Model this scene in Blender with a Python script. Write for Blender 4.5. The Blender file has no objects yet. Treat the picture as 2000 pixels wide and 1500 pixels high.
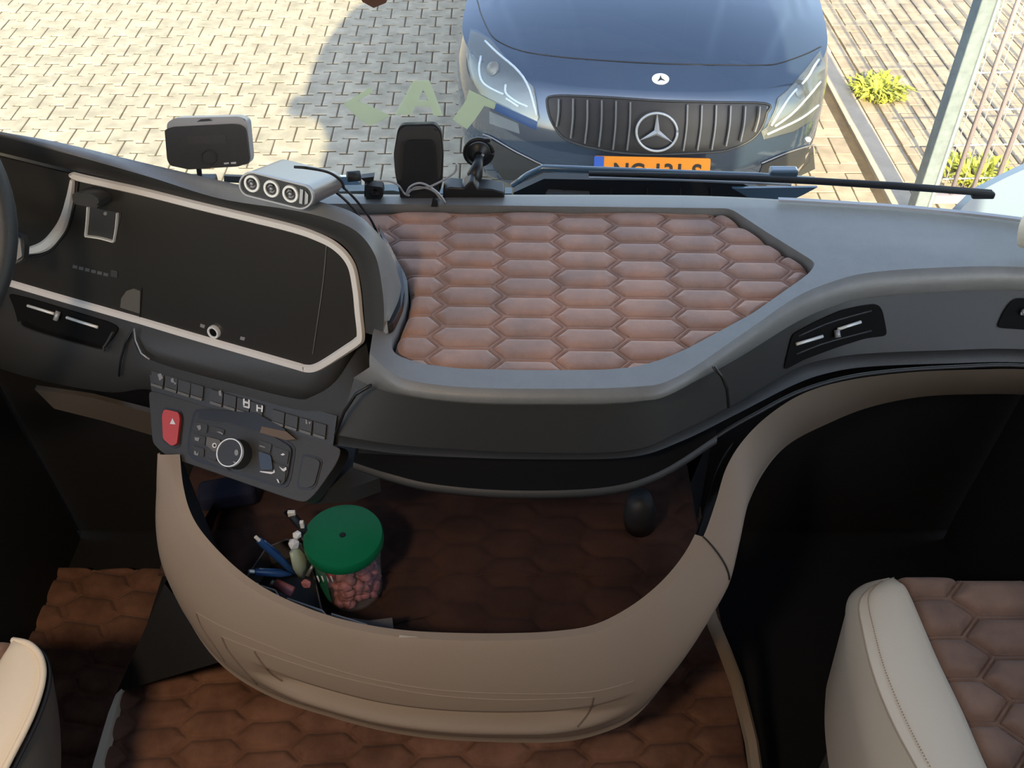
import bpy, bmesh, math, random
import numpy as np
from mathutils import Vector, Matrix
from mathutils.geometry import delaunay_2d_cdt, tessellate_polygon
from mathutils.bvhtree import BVHTree
random.seed(7)
SC = bpy.context.scene
COL = SC.collection
# ------------------------------------------------------------------ camera, sky, sun, exposure
F = 1867.0; PITCH = math.radians(43.25); H = 2.8
cam_d = bpy.data.cameras.new('camera'); cam = bpy.data.objects.new('camera', cam_d); COL.objects.link(cam)
cam_d.sensor_width = 36; cam_d.lens = 36 * F / 2000; cam_d.clip_start = 0.02; cam_d.clip_end = 500
cam.location = (0, 0, H); cam.rotation_euler = (math.pi/2 - PITCH, 0, 0)
SC.camera = cam
SC.view_settings.view_transform = 'Standard'; SC.view_settings.look = 'None'
SC.view_settings.exposure = 0.0; SC.view_settings.gamma = 1.0; SC.view_settings.use_curve_mapping = False
W = bpy.data.worlds.new('world'); SC.world = W; W.use_nodes = True
nt = W.node_tree; nt.nodes.clear()
out = nt.nodes.new('ShaderNodeOutputWorld'); bg = nt.nodes.new('ShaderNodeBackground')
sky = nt.nodes.new('ShaderNodeTexSky'); sky.sky_type = 'NISHITA'; sky.sun_disc = False
sky.sun_elevation = math.radians(30); sky.sun_rotation = math.radians(180); sky.air_density = 1.0; sky.dust_density = 1.5
bg.inputs['Strength'].default_value = 0.58
hs = nt.nodes.new('ShaderNodeHueSaturation'); hs.inputs['Saturation'].default_value = 0.75
nt.links.new(sky.outputs[0], hs.inputs['Color']); nt.links.new(hs.outputs[0], bg.inputs[0]); nt.links.new(bg.outputs[0], out.inputs[0])
sun_d = bpy.data.lights.new('sun', 'SUN'); sun_d.energy = 12.0; sun_d.angle = math.radians(0.6); sun_d.color = (1.0, 0.83, 0.51)
sun = bpy.data.objects.new('sun', sun_d); COL.objects.link(sun)
SUN_EL = math.radians(30)
sun.rotation_euler = (math.pi/2 - SUN_EL, 0, 0)      # shines towards +Y, i.e. from behind the truck
# ------------------------------------------------------------------ helpers
CP, SP = math.cos(PITCH), math.sin(PITCH)
CAM = Vector((0, 0, H))
def ray(px, py):
    a = (px - 1000) / F; b = -(py - 750) / F
    return Vector((a, CP + b*SP, -SP + b*CP))
def at(px, py, z=None, Y=None, plane=None):
    d = ray(px, py)
    if z is not None: t = (z - H) / d.z
    elif Y is not None: t = Y / d.y
    else: t = (plane[0] - CAM).dot(plane[1]) / d.dot(plane[1])
    return CAM + d * t
def plane3(a, b, c):
    n = (b - a).cross(c - a).normalized()
    if n.dot(CAM - a) < 0: n = -n
    return (a, n)
def psurf(pl, off=0.0):
    def f(x, y):
        return at(x, y, plane=(pl[0] + pl[1]*off, pl[1])), pl[1]
    return f
def zsurf(z): return psurf((Vector((0, 0, z)), Vector((0, 0, 1))))
WL = {}
def wloc(o): return WL.get(o.name, Vector((0, 0, 0))) if o else Vector((0, 0, 0))
def tag(o, label=None, cat=None, group=None, kind=None):
    if label: o['label'] = label
    if cat: o['category'] = cat
    if group: o['group'] = group
    if kind: o['kind'] = kind
    return o
def thing(name, label, cat, loc=(0, 0, 0), group=None, kind=None):
    o = bpy.data.objects.new(name, None); COL.objects.link(o); o.location = loc; o.empty_display_size = .05
    WL[o.name] = Vector(loc)
    return tag(o, label, cat, group, kind)
def mk(name, verts, faces, mat, parent=None, smooth=False, kind=None, label=None, cat=None, group=None, origin=None, flip=False):
    V = [Vector(v) for v in verts]
    if origin is None:
        lo = Vector((min(v.x for v in V), min(v.y for v in V), min(v.z for v in V)))
        hi = Vector((max(v.x for v in V), max(v.y for v in V), max(v.z for v in V)))
        origin = Vector(((lo.x+hi.x)/2, (lo.y+hi.y)/2, lo.z))
    me = bpy.data.meshes.new(name)
    me.from_pydata([tuple(v - origin) for v in V], [], [tuple(reversed(f)) if flip else tuple(f) for f in faces])
    me.update()
    if mat: me.materials.append(mat)
    if smooth: me.polygons.foreach_set('use_smooth', [True]*len(me.polygons))
    o = bpy.data.objects.new(name, me); COL.objects.link(o)
    if parent: o.parent = parent; o.location = origin - wloc(parent)
    else: o.location = origin
    WL[o.name] = Vector(origin)
    return tag(o, label, cat, group, kind)
def autosmooth(o, ang=40):
    me = o.data
    bm = bmesh.new(); bm.from_mesh(me)
    bmesh.ops.recalc_face_normals(bm, faces=bm.faces)
    for f in bm.faces: f.smooth = True
    for e in bm.edges:
        if len(e.link_faces) == 2: e.smooth = e.calc_face_angle(0) < math.radians(ang)
    bm.to_mesh(me); bm.free(); return o
def bevel(o, w=.002, seg=2, ang=40):
    m = o.modifiers.new('bevel', 'BEVEL'); m.width = w; m.segments = seg; m.limit_method = 'ANGLE'; m.angle_limit = math.radians(ang)
    return o
def cr(pts, n, closed=False):
    """Catmull-Rom through pts (tuples of any length), n samples, uniform in control parameter."""
    P = [np.array(p, float) for p in pts]; m = len(P); out = []
    segs = m if closed else m-1
    for k in range(n):
        t = k * segs / (n if closed else n-1); i = min(int(t), segs-1); u = t - i
        if closed: a, b, c, d = P[(i-1) % m], P[i % m], P[(i+1) % m], P[(i+2) % m]
        else: a, b, c, d = P[max(i-1, 0)], P[i], P[i+1], P[min(i+2, m-1)]
        out.append(.5*((2*b) + (c-a)*u + (2*a-5*b+4*c-d)*u*u + (3*b-a-3*c+d)*u**3))
    return out
def loft(name, rows, mat, parent=None, closed=False, smooth=True, **k):
    n = len(rows[0]); V = [v for r in rows for v in r]; Fc = []
    for i in range(len(rows)-1):
        for j in range(n if closed else n-1):
            j2 = (j+1) % n
            Fc.append((i*n+j, i*n+j2, (i+1)*n+j2, (i+1)*n+j))
    o = mk(name, V, Fc, mat, parent, smooth=smooth, **k)
    return o
def tube_geo(pts, r, seg=8, caps=True, flat=None):
    P = [Vector(p) for p in pts]; n = len(P); V = []; Fc = []
    R = r if isinstance(r, (list, tuple)) else [r]*n
    up = Vector((0, 0, 1)); prev = None
    for i in range(n):
        t = (P[min(i+1, n-1)] - P[max(i-1, 0)]).normalized()
        if prev is None:
            a = t.cross(up)
            if a.length < .1: a = t.cross(Vector((1, 0, 0)))
        else:
            a = prev - t * prev.dot(t)
        a.normalize(); b = t.cross(a); prev = a
        for s in range(seg):
            w = 2*math.pi*s/seg
            V.append(P[i] + a*math.cos(w)*R[i] + b*math.sin(w)*R[i]*(flat or 1))
    for i in range(n-1):
        for s in range(seg):
            s2 = (s+1) % seg
            Fc.append((i*seg+s, i*seg+s2, (i+1)*seg+s2, (i+1)*seg+s))
    if caps:
        Fc.append(tuple(reversed(range(seg)))); Fc.append(tuple(range((n-1)*seg, n*seg)))
    return V, Fc
def tube(name, pts, r, mat, parent=None, seg=8, flat=None, **k):
    V, Fc = tube_geo(pts, r, seg, True, flat)
    return mk(name, V, Fc, mat, parent, smooth=True, **k)
def strip_geo(pts, nrm, w, h, closed=False):
    """flat bar of width w, height h (along nrm) following pts"""
    P = [Vector(p) for p in pts]; n = len(P); V = []; Fc = []
    for i in range(n):
        a, b = (P[(i-1) % n], P[(i+1) % n]) if closed else (P[max(i-1, 0)], P[min(i+1, n-1)])
        nn = nrm[i] if isinstance(nrm, list) else nrm
        s = (b - a).normalized().cross(nn).normalized()
        ww = w[i] if isinstance(w, list) else w
        V += [P[i]-s*ww/2, P[i]-s*ww*.3+nn*h, P[i]+s*ww*.3+nn*h, P[i]+s*ww/2]
    m = n if closed else n-1
    for i in range(m):
        j = (i+1) % n
        for q in range(3): Fc.append((i*4+q, i*4+q+1, j*4+q+1, j*4+q))
        Fc.append((i*4+3, i*4, j*4, j*4+3))
    if not closed: Fc += [(0, 1, 2, 3), ((n-1)*4+3, (n-1)*4+2, (n-1)*4+1, (n-1)*4)]
    return V, Fc
def strip(name, pts, nrm, w, h, mat, parent=None, closed=False, **k):
    V, Fc = strip_geo(pts, nrm, w, h, closed)
    return autosmooth(mk(name, V, Fc, mat, parent, **k), 50)
def box_geo(c, s, rot=None):
    V = []
    for z in (-.5, .5):
        for y in (-.5, .5):
            for x in (-.5, .5):
                v = Vector((x*s[0], y*s[1], z*s[2]))
                if rot: v = rot @ v
                V.append(v + Vector(c))
    return V, [(0, 2, 3, 1), (4, 5, 7, 6), (0, 1, 5, 4), (2, 6, 7, 3), (0, 4, 6, 2), (1, 3, 7, 5)]
def box(name, c, s, mat, parent=None, rot=None, bev=.002, **k):
    V, Fc = box_geo(c, s, rot)
    o = mk(name, V, Fc, mat, parent, **k)
    if bev: bevel(o, bev, 3)
    return o
def merge(parts):
    V = []; Fc = []
    for v, f in parts:
        b = len(V); V += list(v); Fc += [tuple(i+b for i in q) for q in f]
    return V, Fc
def lathe_geo(prof, c, axis=Vector((0, 0, 1)), seg=48):
    axis = Vector(axis).normalized()
    a = axis.cross(Vector((1, 0, 0)) if abs(axis.x) < .9 else Vector((0, 1, 0))).normalized(); b = axis.cross(a)
    V = []; Fc = []; c = Vector(c)
    for (r, h) in prof:
        for s in range(seg):
            w = 2*math.pi*s/seg
            V.append(c + axis*h + (a*math.cos(w) + b*math.sin(w))*r)
    for i in range(len(prof)-1):
        for s in range(seg):
            s2 = (s+1) % seg
            Fc.append((i*seg+s, i*seg+s2, (i+1)*seg+s2, (i+1)*seg+s))
    return V, Fc
def lathe(name, prof, c, mat, parent=None, axis=(0, 0, 1), seg=48, ang=35, **k):
    V, Fc = lathe_geo(prof, c, axis, seg)
    return autosmooth(mk(name, V, Fc, mat, parent, **k), ang)
def dens(poly, step, closed=True):
    o = []; n = len(poly)
    for i in range(n if closed else n-1):
        a, b = poly[i], poly[(i+1) % n]; L = math.dist(a, b); m = max(1, int(L/step))
        for q in range(m): o.append((a[0]+(b[0]-a[0])*q/m, a[1]+(b[1]-a[1])*q/m))
    if not closed: o.append(tuple(poly[-1]))
    return o
def inside(p, poly):
    x, y = p; c = False; n = len(poly)
    for i in range(n):
        (x1, y1), (x2, y2) = poly[i], poly[(i+1) % n]
        if (y1 > y) != (y2 > y) and x < (x2-x1)*(y-y1)/(y2-y1)+x1: c = not c
    return c
def rnd(poly, r, n=4):
    """round the corners of a polygon with radius-like length r"""
    o = []; m = len(poly)
    for i in range(m):
        p0, p1, p2 = Vector(poly[i-1]), Vector(poly[i]), Vector(poly[(i+1) % m])
        a = p1 + (p0-p1).normalized()*min(r, (p0-p1).length*.45); b = p1 + (p2-p1).normalized()*min(r, (p2-p1).length*.45)
        for k in range(n+1):
            t = k/n; q = a*(1-t)**2 + p1*2*t*(1-t) + b*t*t
            o.append((q.x, q.y))
    return o
def patch_geo(poly, surf, thick, step=None, lift=0.0):
    """solid sheet with the given outline lying on a real surface (surf: outline point -> point, normal)"""
    if step: poly = dens(poly, step)
    nb = len(poly); pts = [Vector(p) for p in poly]
    if step:
        xs = [p[0] for p in poly]; ys = [p[1] for p in poly]
        x = min(xs)+step*.5
        while x < max(xs):
            y = min(ys)+step*.5
            while y < max(ys):
                if inside((x, y), poly) and min((x-q[0])**2+(y-q[1])**2 for q in poly) > (step*.45)**2: pts.append(Vector((x, y)))
                y += step
            x += step
    r = delaunay_2d_cdt(pts, [(i, (i+1) % nb) for i in range(nb)], [], 1, 1e-6)
    v2, faces = r[0], r[2]
    top = []; bot = []
    for v in v2:
        p, n = surf(v.x, v.y); top.append(p + n*(lift+thick)); bot.append(p + n*lift)
    n0 = len(v2); Fc = [tuple(f) for f in faces]; Fb = [tuple(i+n0 for i in reversed(f)) for f in Fc]
    ed = {}
    for f in Fc:
        for a, b in zip(f, f[1:]+f[:1]): ed[(a, b)] = 1
    side = [(b, a, a+n0, b+n0) for (a, b) in ed if (b, a) not in ed]
    return top+bot, Fc+Fb+side
def patch(name, poly, surf, thick, mat, parent=None, step=None, lift=0.0, bev=None, ang=40, **k):
    V, Fc = patch_geo(poly, surf, thick, step, lift)
    o = autosmooth(mk(name, V, Fc, mat, parent, **k), ang)
    if bev: bevel(o, bev, 2)
    return o
def circ(cx, cy, rx, ry=None, n=24, rot=0):
    ry = ry or rx
    return [(cx+rx*math.cos(a)*math.cos(rot)-ry*math.sin(a)*math.sin(rot), cy+rx*math.cos(a)*math.sin(rot)+ry*math.sin(a)*math.cos(rot)) for a in [2*math.pi*i/n for i in range(n)]]
# ------------------------------------------------------------------ materials
def mat(name, col, rough=.5, metal=0, bump=0, bscale=300, var=0, vscale=8, col2=None, spec=.5, coat=0, alpha=1, trans=0, emit=None, estr=0, sheen=0, detail=3):
    m = bpy.data.materials.new(name); m.use_nodes = True
    N = m.node_tree.nodes; L = m.node_tree.links; b = N['Principled BSDF']
    b.inputs['Base Color'].default_value = (*col, 1); b.inputs['Roughness'].default_value = rough
    b.inputs['Metallic'].default_value = metal; b.inputs['Specular IOR Level'].default_value = spec
    b.inputs['Coat Weight'].default_value = coat; b.inputs['Alpha'].default_value = alpha
    b.inputs['Transmission Weight'].default_value = trans
    if sheen: b.inputs['Sheen Weight'].default_value = sheen; b.inputs['Sheen Roughness'].default_value = .4
    if emit: b.inputs['Emission Color'].default_value = (*emit, 1); b.inputs['Emission Strength'].default_value = estr
    tc = N.new('ShaderNodeTexCoord')
    if bump:
        n = N.new('ShaderNodeTexNoise'); n.inputs['Scale'].default_value = bscale; n.inputs['Detail'].default_value = detail
        L.new(tc.outputs['Object'], n.inputs['Vector'])
        bp = N.new('ShaderNodeBump'); bp.inputs['Strength'].default_value = bump; bp.inputs['Distance'].default_value = .001
        L.new(n.outputs['Fac'], bp.inputs['Height']); L.new(bp.outputs['Normal'], b.inputs['Normal'])
    if var or col2:
        n = N.new('ShaderNodeTexNoise'); n.inputs['Scale'].default_value = vscale; n.inputs['Detail'].default_value = 5; n.inputs['Roughness'].default_value = .65
        L.new(tc.outputs['Object'], n.inputs['Vector'])
        r = N.new('ShaderNodeValToRGB'); c2 = col2 or tuple(min(1, c*(1+var)) for c in col)
        r.color_ramp.elements[0].position = .35; r.color_ramp.elements[1].position = .68
        r.color_ramp.elements[0].color = (*[c*(1-var) for c in col], 1); r.color_ramp.elements[1].color = (*c2, 1)
        L.new(n.outputs['Fac'], r.inputs['Fac']); L.new(r.outputs['Color'], b.inputs['Base Color'])
    return m
def stone(name, a, b_, c_):
    m = mat(name, a, .9, bump=.6, bscale=120)
    N = m.node_tree.nodes; L = m.node_tree.links; p = N['Principled BSDF']
    oi = N.new('ShaderNodeObjectInfo'); r = N.new('ShaderNodeValToRGB')
    r.color_ramp.elements[0].color = (*a, 1); r.color_ramp.elements[1].color = (*b_, 1)
    e = r.color_ramp.elements.new(.55); e.color = (*c_, 1)
    L.new(oi.outputs['Random'], r.inputs['Fac'])
    g = N.new('ShaderNodeNewGeometry'); n = N.new('ShaderNodeTexNoise'); n.inputs['Scale'].default_value = 9; n.inputs['Detail'].default_value = 7
    L.new(g.outputs['Position'], n.inputs['Vector'])
    mp = N.new('ShaderNodeMapRange'); mp.inputs[1].default_value = .3; mp.inputs[2].default_value = .7; mp.inputs[3].default_value = .72; mp.inputs[4].default_value = 1.12
    L.new(n.outputs['Fac'], mp.inputs[0])
    mx = N.new('ShaderNodeMix'); mx.data_type = 'RGBA'; mx.blend_type = 'MULTIPLY'; mx.inputs[0].default_value = 1
    L.new(r.outputs[0], mx.inputs[6]); L.new(mp.outputs[0], mx.inputs[7]); L.new(mx.outputs[2], p.inputs['Base Color'])
    return m
def glassy(name, tint, refl):
    m = bpy.data.materials.new(name); m.use_nodes = True
    N = m.node_tree.nodes; L = m.node_tree.links; N.clear()
    o = N.new('ShaderNodeOutputMaterial'); t = N.new('ShaderNodeBsdfTransparent'); g = N.new('ShaderNodeBsdfGlossy'); x = N.new('ShaderNodeMixShader')
    t.inputs[0].default_value = (*tint, 1); g.inputs['Roughness'].default_value = .02; x.inputs[0].default_value = refl
    L.new(t.outputs[0], x.inputs[1]); L.new(g.outputs[0], x.inputs[2]); L.new(x.outputs[0], o.inputs[0])
    return m
def film(name, col, op):
    m = bpy.data.materials.new(name); m.use_nodes = True
    N = m.node_tree.nodes; L = m.node_tree.links; N.clear()
    o = N.new('ShaderNodeOutputMaterial'); t = N.new('ShaderNodeBsdfTransparent'); g = N.new('ShaderNodeBsdfDiffuse'); x = N.new('ShaderNodeMixShader')
    tr = N.new('ShaderNodeBsdfTranslucent'); tr.inputs[0].default_value = (*col, 1); ad = N.new('ShaderNodeMixShader'); ad.inputs[0].default_value = .6
    g.inputs[0].default_value = (*col, 1); x.inputs[0].default_value = op
    L.new(g.outputs[0], ad.inputs[1]); L.new(tr.outputs[0], ad.inputs[2])
    L.new(t.outputs[0], x.inputs[1]); L.new(ad.outputs[0], x.inputs[2]); L.new(x.outputs[0], o.inputs[0])
    return m
M = dict(
    emb=mat('emblem_grey', (.42, .43, .43), .35, metal=.3),
    fascia2=mat('dull_chrome', (.15, .15, .15), .4, metal=.4),
    dash=mat('dash_plastic', (.195, .192, .185), .42, spec=.7, bump=.35, bscale=900, var=.06, vscale=30),
    fascia=mat('fascia_plastic', (.040, .039, .037), .5, bump=.3, bscale=900),
    deep=mat('dark_plastic', (.03, .031, .032), .5, bump=.3, bscale=700),
    black=mat('black_plastic', (.012, .012, .013), .4),
    carpet=mat('black_carpet', (.010, .010, .011), .95, bump=.8, bscale=500),
    gloss=mat('piano_black', (.008, .008, .009), .08, spec=.6),
    screen=mat('screen_glass', (.033, .031, .028), .22, spec=.6),
    chrome=mat('satin_chrome', (.86, .80, .74), .45, metal=.1),
    bright=mat('bright_metal', (.9, .9, .86), .3, metal=.15),
    alu=mat('grey_aluminium', (.27, .26, .26), .35, metal=.6),
    beige=mat('beige_plastic', (.30, .232, .172), .6, bump=.3, bscale=700),
    cream=mat('cream_leather', (.88, .75, .56), .5, bump=.35, bscale=350),
    thread=mat('thread', (.5, .38, .26), .8),
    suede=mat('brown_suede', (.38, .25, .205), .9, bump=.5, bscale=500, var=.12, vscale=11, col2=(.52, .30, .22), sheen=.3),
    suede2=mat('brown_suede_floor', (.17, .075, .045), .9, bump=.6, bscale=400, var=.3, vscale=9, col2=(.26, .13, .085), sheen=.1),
    suede3=mat('shaded_suede', (.03, .012, .008), .95, bump=.6, bscale=400, var=.3, vscale=5, col2=(.07, .028, .017)),  # brown suede darkened to stand for the shade on the bowl floor
    suedeseat=mat('brown_suede_seat', (.25, .155, .115), .9, bump=.5, bscale=500, var=.15, vscale=11, col2=(.34, .205, .14), sheen=.2),
    ventblack=mat('matt_black', (.007, .007, .007), .9, spec=.15),
    knee=mat('shaded_beige_plastic', (.075, .06, .043), .6),  # beige knee trim, its weaker light put into a darker colour
    seatgrey=mat('grey_vinyl', (.12, .11, .09), .45, bump=.2, bscale=300),
    red=mat('red_switch', (.55, .05, .045), .4),
    white=mat('white_print', (.75, .75, .75), .5),
    dim=mat('grey_print', (.25, .25, .25), .5),
    legend=mat('dark_grey_print', (.09, .09, .09), .5),
    green=mat('green_lid', (.003, .15, .06), .35, bump=.15, bscale=200),
    blue=mat('blue_pen', (.02, .07, .22), .3),
    glass=glassy('clear_glass', (.93, .95, .94), .04),
    jar=film('jar_plastic', (.75, .78, .74), .10),
    lens=glassy('lens_glass', (.9, .93, .95), .07),
    tyre=mat('tyre_rubber', (.015, .015, .015), .8),
    paint=mat('dark_blue_paint', (.05, .08, .125), .10, metal=.5, coat=1.0, spec=.6),
    lampin=mat('lamp_reflector', (.22, .21, .18), .25, metal=.5),
    truckpaint=mat('truck_blue_grey_paint', (.13, .19, .26), .35, coat=.4),
    lining=mat('cab_lining', (.24, .19, .15), .8),
    rubber=mat('black_rubber', (.014, .014, .015), .55),
    wipertop=mat('glossy_black_sky', (.10, .16, .22), .15, coat=1),  # glossy black parts; the reflected sky is put into the base colour
    zinc=mat('galvanised_steel', (.19, .23, .24), .5, metal=.1, var=.15, vscale=20),
    rodm=mat('purple_grey_paint', (.30, .26, .28), .5),
    wire=mat('galvanised_wire', (.75, .76, .74), .4, metal=.2),
    concrete=mat('curb_concrete', (.52, .45, .36), .9, bump=.7, bscale=80, var=.12, vscale=6),
    sand=mat('jointing_sand', (.10, .075, .048), 1, bump=.8, bscale=90, var=.3, vscale=6),
    weed=mat('yellow_green_leaf', (.50, .52, .07), .7, var=.25, vscale=30),
    orange=mat('orange_plate', (.80, .25, .012), .5),
    euro=mat('blue_band', (.03, .10, .45), .5),
    ink=mat('black_ink', (.02, .015, .01), .6),
    silver=mat('device_silver', (.42, .42, .43), .35, metal=.3),
    stickerg=film('pale_green_film', (.62, .67, .48), .7),
    stickerw=film('grey_film', (.45, .48, .47), .35),
    stickerb=film('blue_film', (.10, .20, .42), .6),
    paver=stone('paver_concrete', (.335, .31, .24), (.39, .355, .275), (.36, .33, .255)),
    brick=stone('brick_concrete', (.40, .33, .25), (.47, .40, .31), (.42, .36, .27)),
    candyr=mat('pink_candy', (.40, .15, .165), .5, var=.3, vscale=60),
    candyg=mat('green_label', (.02, .16, .09), .5),
    paper=mat('paper', (.6, .56, .5), .7),
    organ=mat('organiser_grey', (.10, .095, .10), .5),
)
# ------------------------------------------------------------------ quilt relief
def quilt_h(x, y, a, b, h, gap=.0035):
    """relief 0..1 of elongated hexagon cells; numpy arrays"""
    pitch = a+b; k = (b-a)/(h/2); best = np.full(x.shape, -1e9)
    ci = np.floor(x/pitch)
    for di in (-1, 0, 1, 2):
        i = ci+di; off = np.where(np.mod(i, 2) == 1, h/2, 0.0)
        j = np.round((y-off)/h); dx = np.abs(x-i*pitch); dy = np.abs(y-off-j*h)
        d = np.minimum(h/2-dy, (b-dx-dy*k)/math.sqrt(1+k*k)); best = np.maximum(best, d)
    d = best-gap*.5
    cell = 1-np.exp(-np.clip(d, 0, None)/(.085*h))
    ridge = np.where(d < 0, .45*np.clip(1-np.abs(best)/(gap*.5), 0, 1), 0)
    return cell+ridge
def quilt_sheet(name, xr, yr, nx, ny, zf, mat_, parent=None, a=.031, b=.049, h=.0446, amp=.007, rot=0, ox=0, oy=0, edge=.012, gap=.0035, frame=None, **kw):
    """xr: (y)->(xmin,xmax); rows over y; frame maps (x, y, height) to the world"""
    ys = np.linspace(yr[0], yr[1], ny); X = np.zeros((ny, nx)); Yg = np.zeros((ny, nx)); E = np.zeros((ny, nx))
    for r, y in enumerate(ys):
        x0, x1 = xr(y); X[r] = np.linspace(x0, x1, nx); Yg[r] = y
        E[r] = np.minimum(np.minimum(X[r]-x0, x1-X[r])*.8, min(y-yr[0], yr[1]-y))
    c, s = math.cos(rot), math.sin(rot)
    U = (X-ox)*c+(Yg-oy)*s; Vv = -(X-ox)*s+(Yg-oy)*c
    q = quilt_h(U, Vv, a, b, h, gap)
    e = np.clip(E/edge, 0, 1); fall = np.sqrt(np.clip(1-(1-e)**2, 0, 1))
    Z = q*amp*fall + (fall-1)*edge
    V = []
    for r in range(ny):
        for q_ in range(nx):
            p = (X[r, q_], Yg[r, q_], Z[r, q_])
            V.append(frame(*p) if frame else Vector((p[0], p[1], zf+p[2])))
    Fc = [(r*nx+q_, r*nx+q_+1, (r+1)*nx+q_+1, (r+1)*nx+q_) for r in range(ny-1) for q_ in range(nx-1)]
    return mk(name, V, Fc, mat_, parent, smooth=True, **kw)
# ================================================================== OUTSIDE: ground, paving, curb
def gp(px, py, z=0): return at(px, py, z=z)
mk('ground', [(-40, -30, -.005), (40, -30, -.005), (40, 60, -.005), (-40, 60, -.005)], [(0, 1, 2, 3)], M['sand'], kind='structure')
pav = thing('paving', None, None, (0, 5, 0), kind='structure')
# interlocking bone-shaped concrete pavers
PL, PS, DD, JT = .219, .147, .015, .009
def bone_outline():
    L2, h1, h2 = PL/2-JT/2, PS/2+DD-.0075, PS/2-DD-.0075
    up = [(-L2, h1), (-L2+.045, h1), (-.042, h2), (.042, h2), (L2-.045, h1), (L2, h1)]
    return up + [(x, -y) for x, y in reversed(up)]
def slab_mesh(name, o, h=.03, b=.0025, m=None):
    n = len(o); c = [(x*(1-b*2/ max(abs(x), .03)) if abs(x) > .03 else x, y-(b if y > 0 else -b)) for x, y in o]
    V = [(x, y, -h) for x, y in o]+[(x, y, -b) for x, y in o]+[(x, y, 0) for x, y in c]
    Fc = [tuple(range(2*n, 3*n))[::-1]]
    for i in range(n):
        j = (i+1) % n
        Fc += [(i, n+i, n+j, j), (n+i, 2*n+i, 2*n+j, n+j)]
    me = bpy.data.meshes.new(name); me.from_pydata(V, [], Fc); me.update()
    bm = bmesh.new(); bm.from_mesh(me); bmesh.ops.recalc_face_normals(bm, faces=bm.faces); bm.to_mesh(me); bm.free()
    me.materials.append(m); return me
bone = slab_mesh('paving_stone', bone_outline(), m=M['paver'])
brk = slab_mesh('brick', [(-.096, .046), (.096, .046), (.096, -.046), (-.096, -.046)], m=M['brick'])
def in_view(x, y, mrg=40):
    zc = y*CP+H*SP
    if zc < .1: return False
    px = 1000+F*x/zc; py = 750+F*(H*CP-y*SP)/zc
    return -mrg < px < 2000+mrg and -mrg < py < 400
def bulk(name, me, places, parent, m):
    vs = [v.co.copy() for v in me.vertices]; fs = [tuple(p.vertices) for p in me.polygons]; V = []; Fc = []
    for (x, y, z, r) in places:
        b = len(V); c, s = math.cos(r), math.sin(r)
        V += [Vector((x+v.x*c-v.y*s, y+v.x*s+v.y*c, z+v.z)) for v in vs]; Fc += [tuple(i+b for i in f) for f in fs]
    return mk(name, V, Fc, m, parent, kind='stuff')
yaw = math.radians(1.0); cy_, sy_ = math.cos(yaw), math.sin(yaw); single = []; rest = []
for r in range(-8, 60):
    for c in range(-48, 16):
        u = c*PL+(r % 2)*PL/2+.03; v = 3.4+r*PS
        x = u*cy_-v*sy_+.2; y = u*sy_+v*cy_
        if x > 1.2 or x < -8.5 or y < 3 or y > 12: continue
        z = random.uniform(-.0012, .0012)
        vis = in_view(x, y) and x < (-.25+ (y-4.2)*.06) and not (x > .3)
        (single if vis else rest).append((x, y, z, yaw+random.uniform(-.012, .012)))
single.sort(key=lambda q: q[1])
rest += single[300:]; single = single[:300]
for (x, y, z, r) in single:
    o = bpy.data.objects.new('paving_stone', bone); COL.objects.link(o); o.parent = pav
    o.location = Vector((x, y, z))-WL['paving']; o.rotation_euler = (random.uniform(-.004, .004), random.uniform(-.004, .004), r)
bulk('paving_stone_field', bone, rest, pav, M['paver'])
# herringbone bricks right of the car
single = []; rest = []
def addb(x, y, r):
    if y < 3.6 or y > 11 or x > 9: return
    q = (x, y, random.uniform(-.0012, .0012), r+random.uniform(-.012, .012))
    (single if in_view(x, y) and x > 1.75 and y < 7.3 else rest).append(q)
halves = []
def herring(x0, x1, y0, y1):
    a = .1
    for i in range(-120, 160):
        for j in range(-120, 160):
            bx = x0 + (i + 2*j)*a; by = 3.4 + (i - 2*j)*a
            for (cx, cy, r) in ((bx+a, by+a/2, 0), (bx+a/2, by+2*a, math.pi/2)):
                if not y0 < cy < y1: continue
                hw_ = a if r == 0 else a/2
                if cx-hw_ > x0-.01 and cx+hw_ < x1+.01: addb(cx, cy, r)
                elif r == 0 and abs(cx-x0) < .01: halves.append((cx+a/2, cy, 0, 0))
                elif r == 0 and abs(cx-x1) < .01: halves.append((cx-a/2, cy, 0, 0))
herring(2.272, 6.472, 4.0, 10); herring(1.26, 1.96, 3.6, 8)
for k in range(40): addb(2.215, 3.7+k*.2, math.pi/2)
single.sort(key=lambda q: q[1]+ (.0 if 2 < q[0] < 3.6 else 1.5))
rest += single[298:]; single = single[:298]
for (x, y, z, r) in single:
    o = bpy.data.objects.new('brick', brk); COL.objects.link(o); o.parent = pav
    o.location = Vector((x, y, z))-WL['paving']; o.rotation_euler = (random.uniform(-.005, .005), random.uniform(-.005, .005), r)
bulk('brick_field', brk, rest, pav, M['brick'])
hb = slab_mesh('half_brick', [(-.0475, .0475), (.0475, .0475), (.0475, -.0475), (-.0475, -.0475)], m=M['brick'])
bulk('half_bricks', hb, halves, pav, M['brick'])
cb = slab_mesh('curb_stone', [(-.066, .496), (.066, .496), (.066, -.496), (-.066, -.496)], h=.1, m=M['concrete'])
for k, y in enumerate([3.72, 4.72, 5.72, 6.72, 7.72, 8.72]):
    o = bpy.data.objects.new('curb_stone', cb); COL.objects.link(o); o.parent = pav
    o.location = Vector((2.08, y, .02+.004*(k % 2)))-WL['paving']; o.rotation_euler = (0, 0, random.uniform(-.006, .006))
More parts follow.
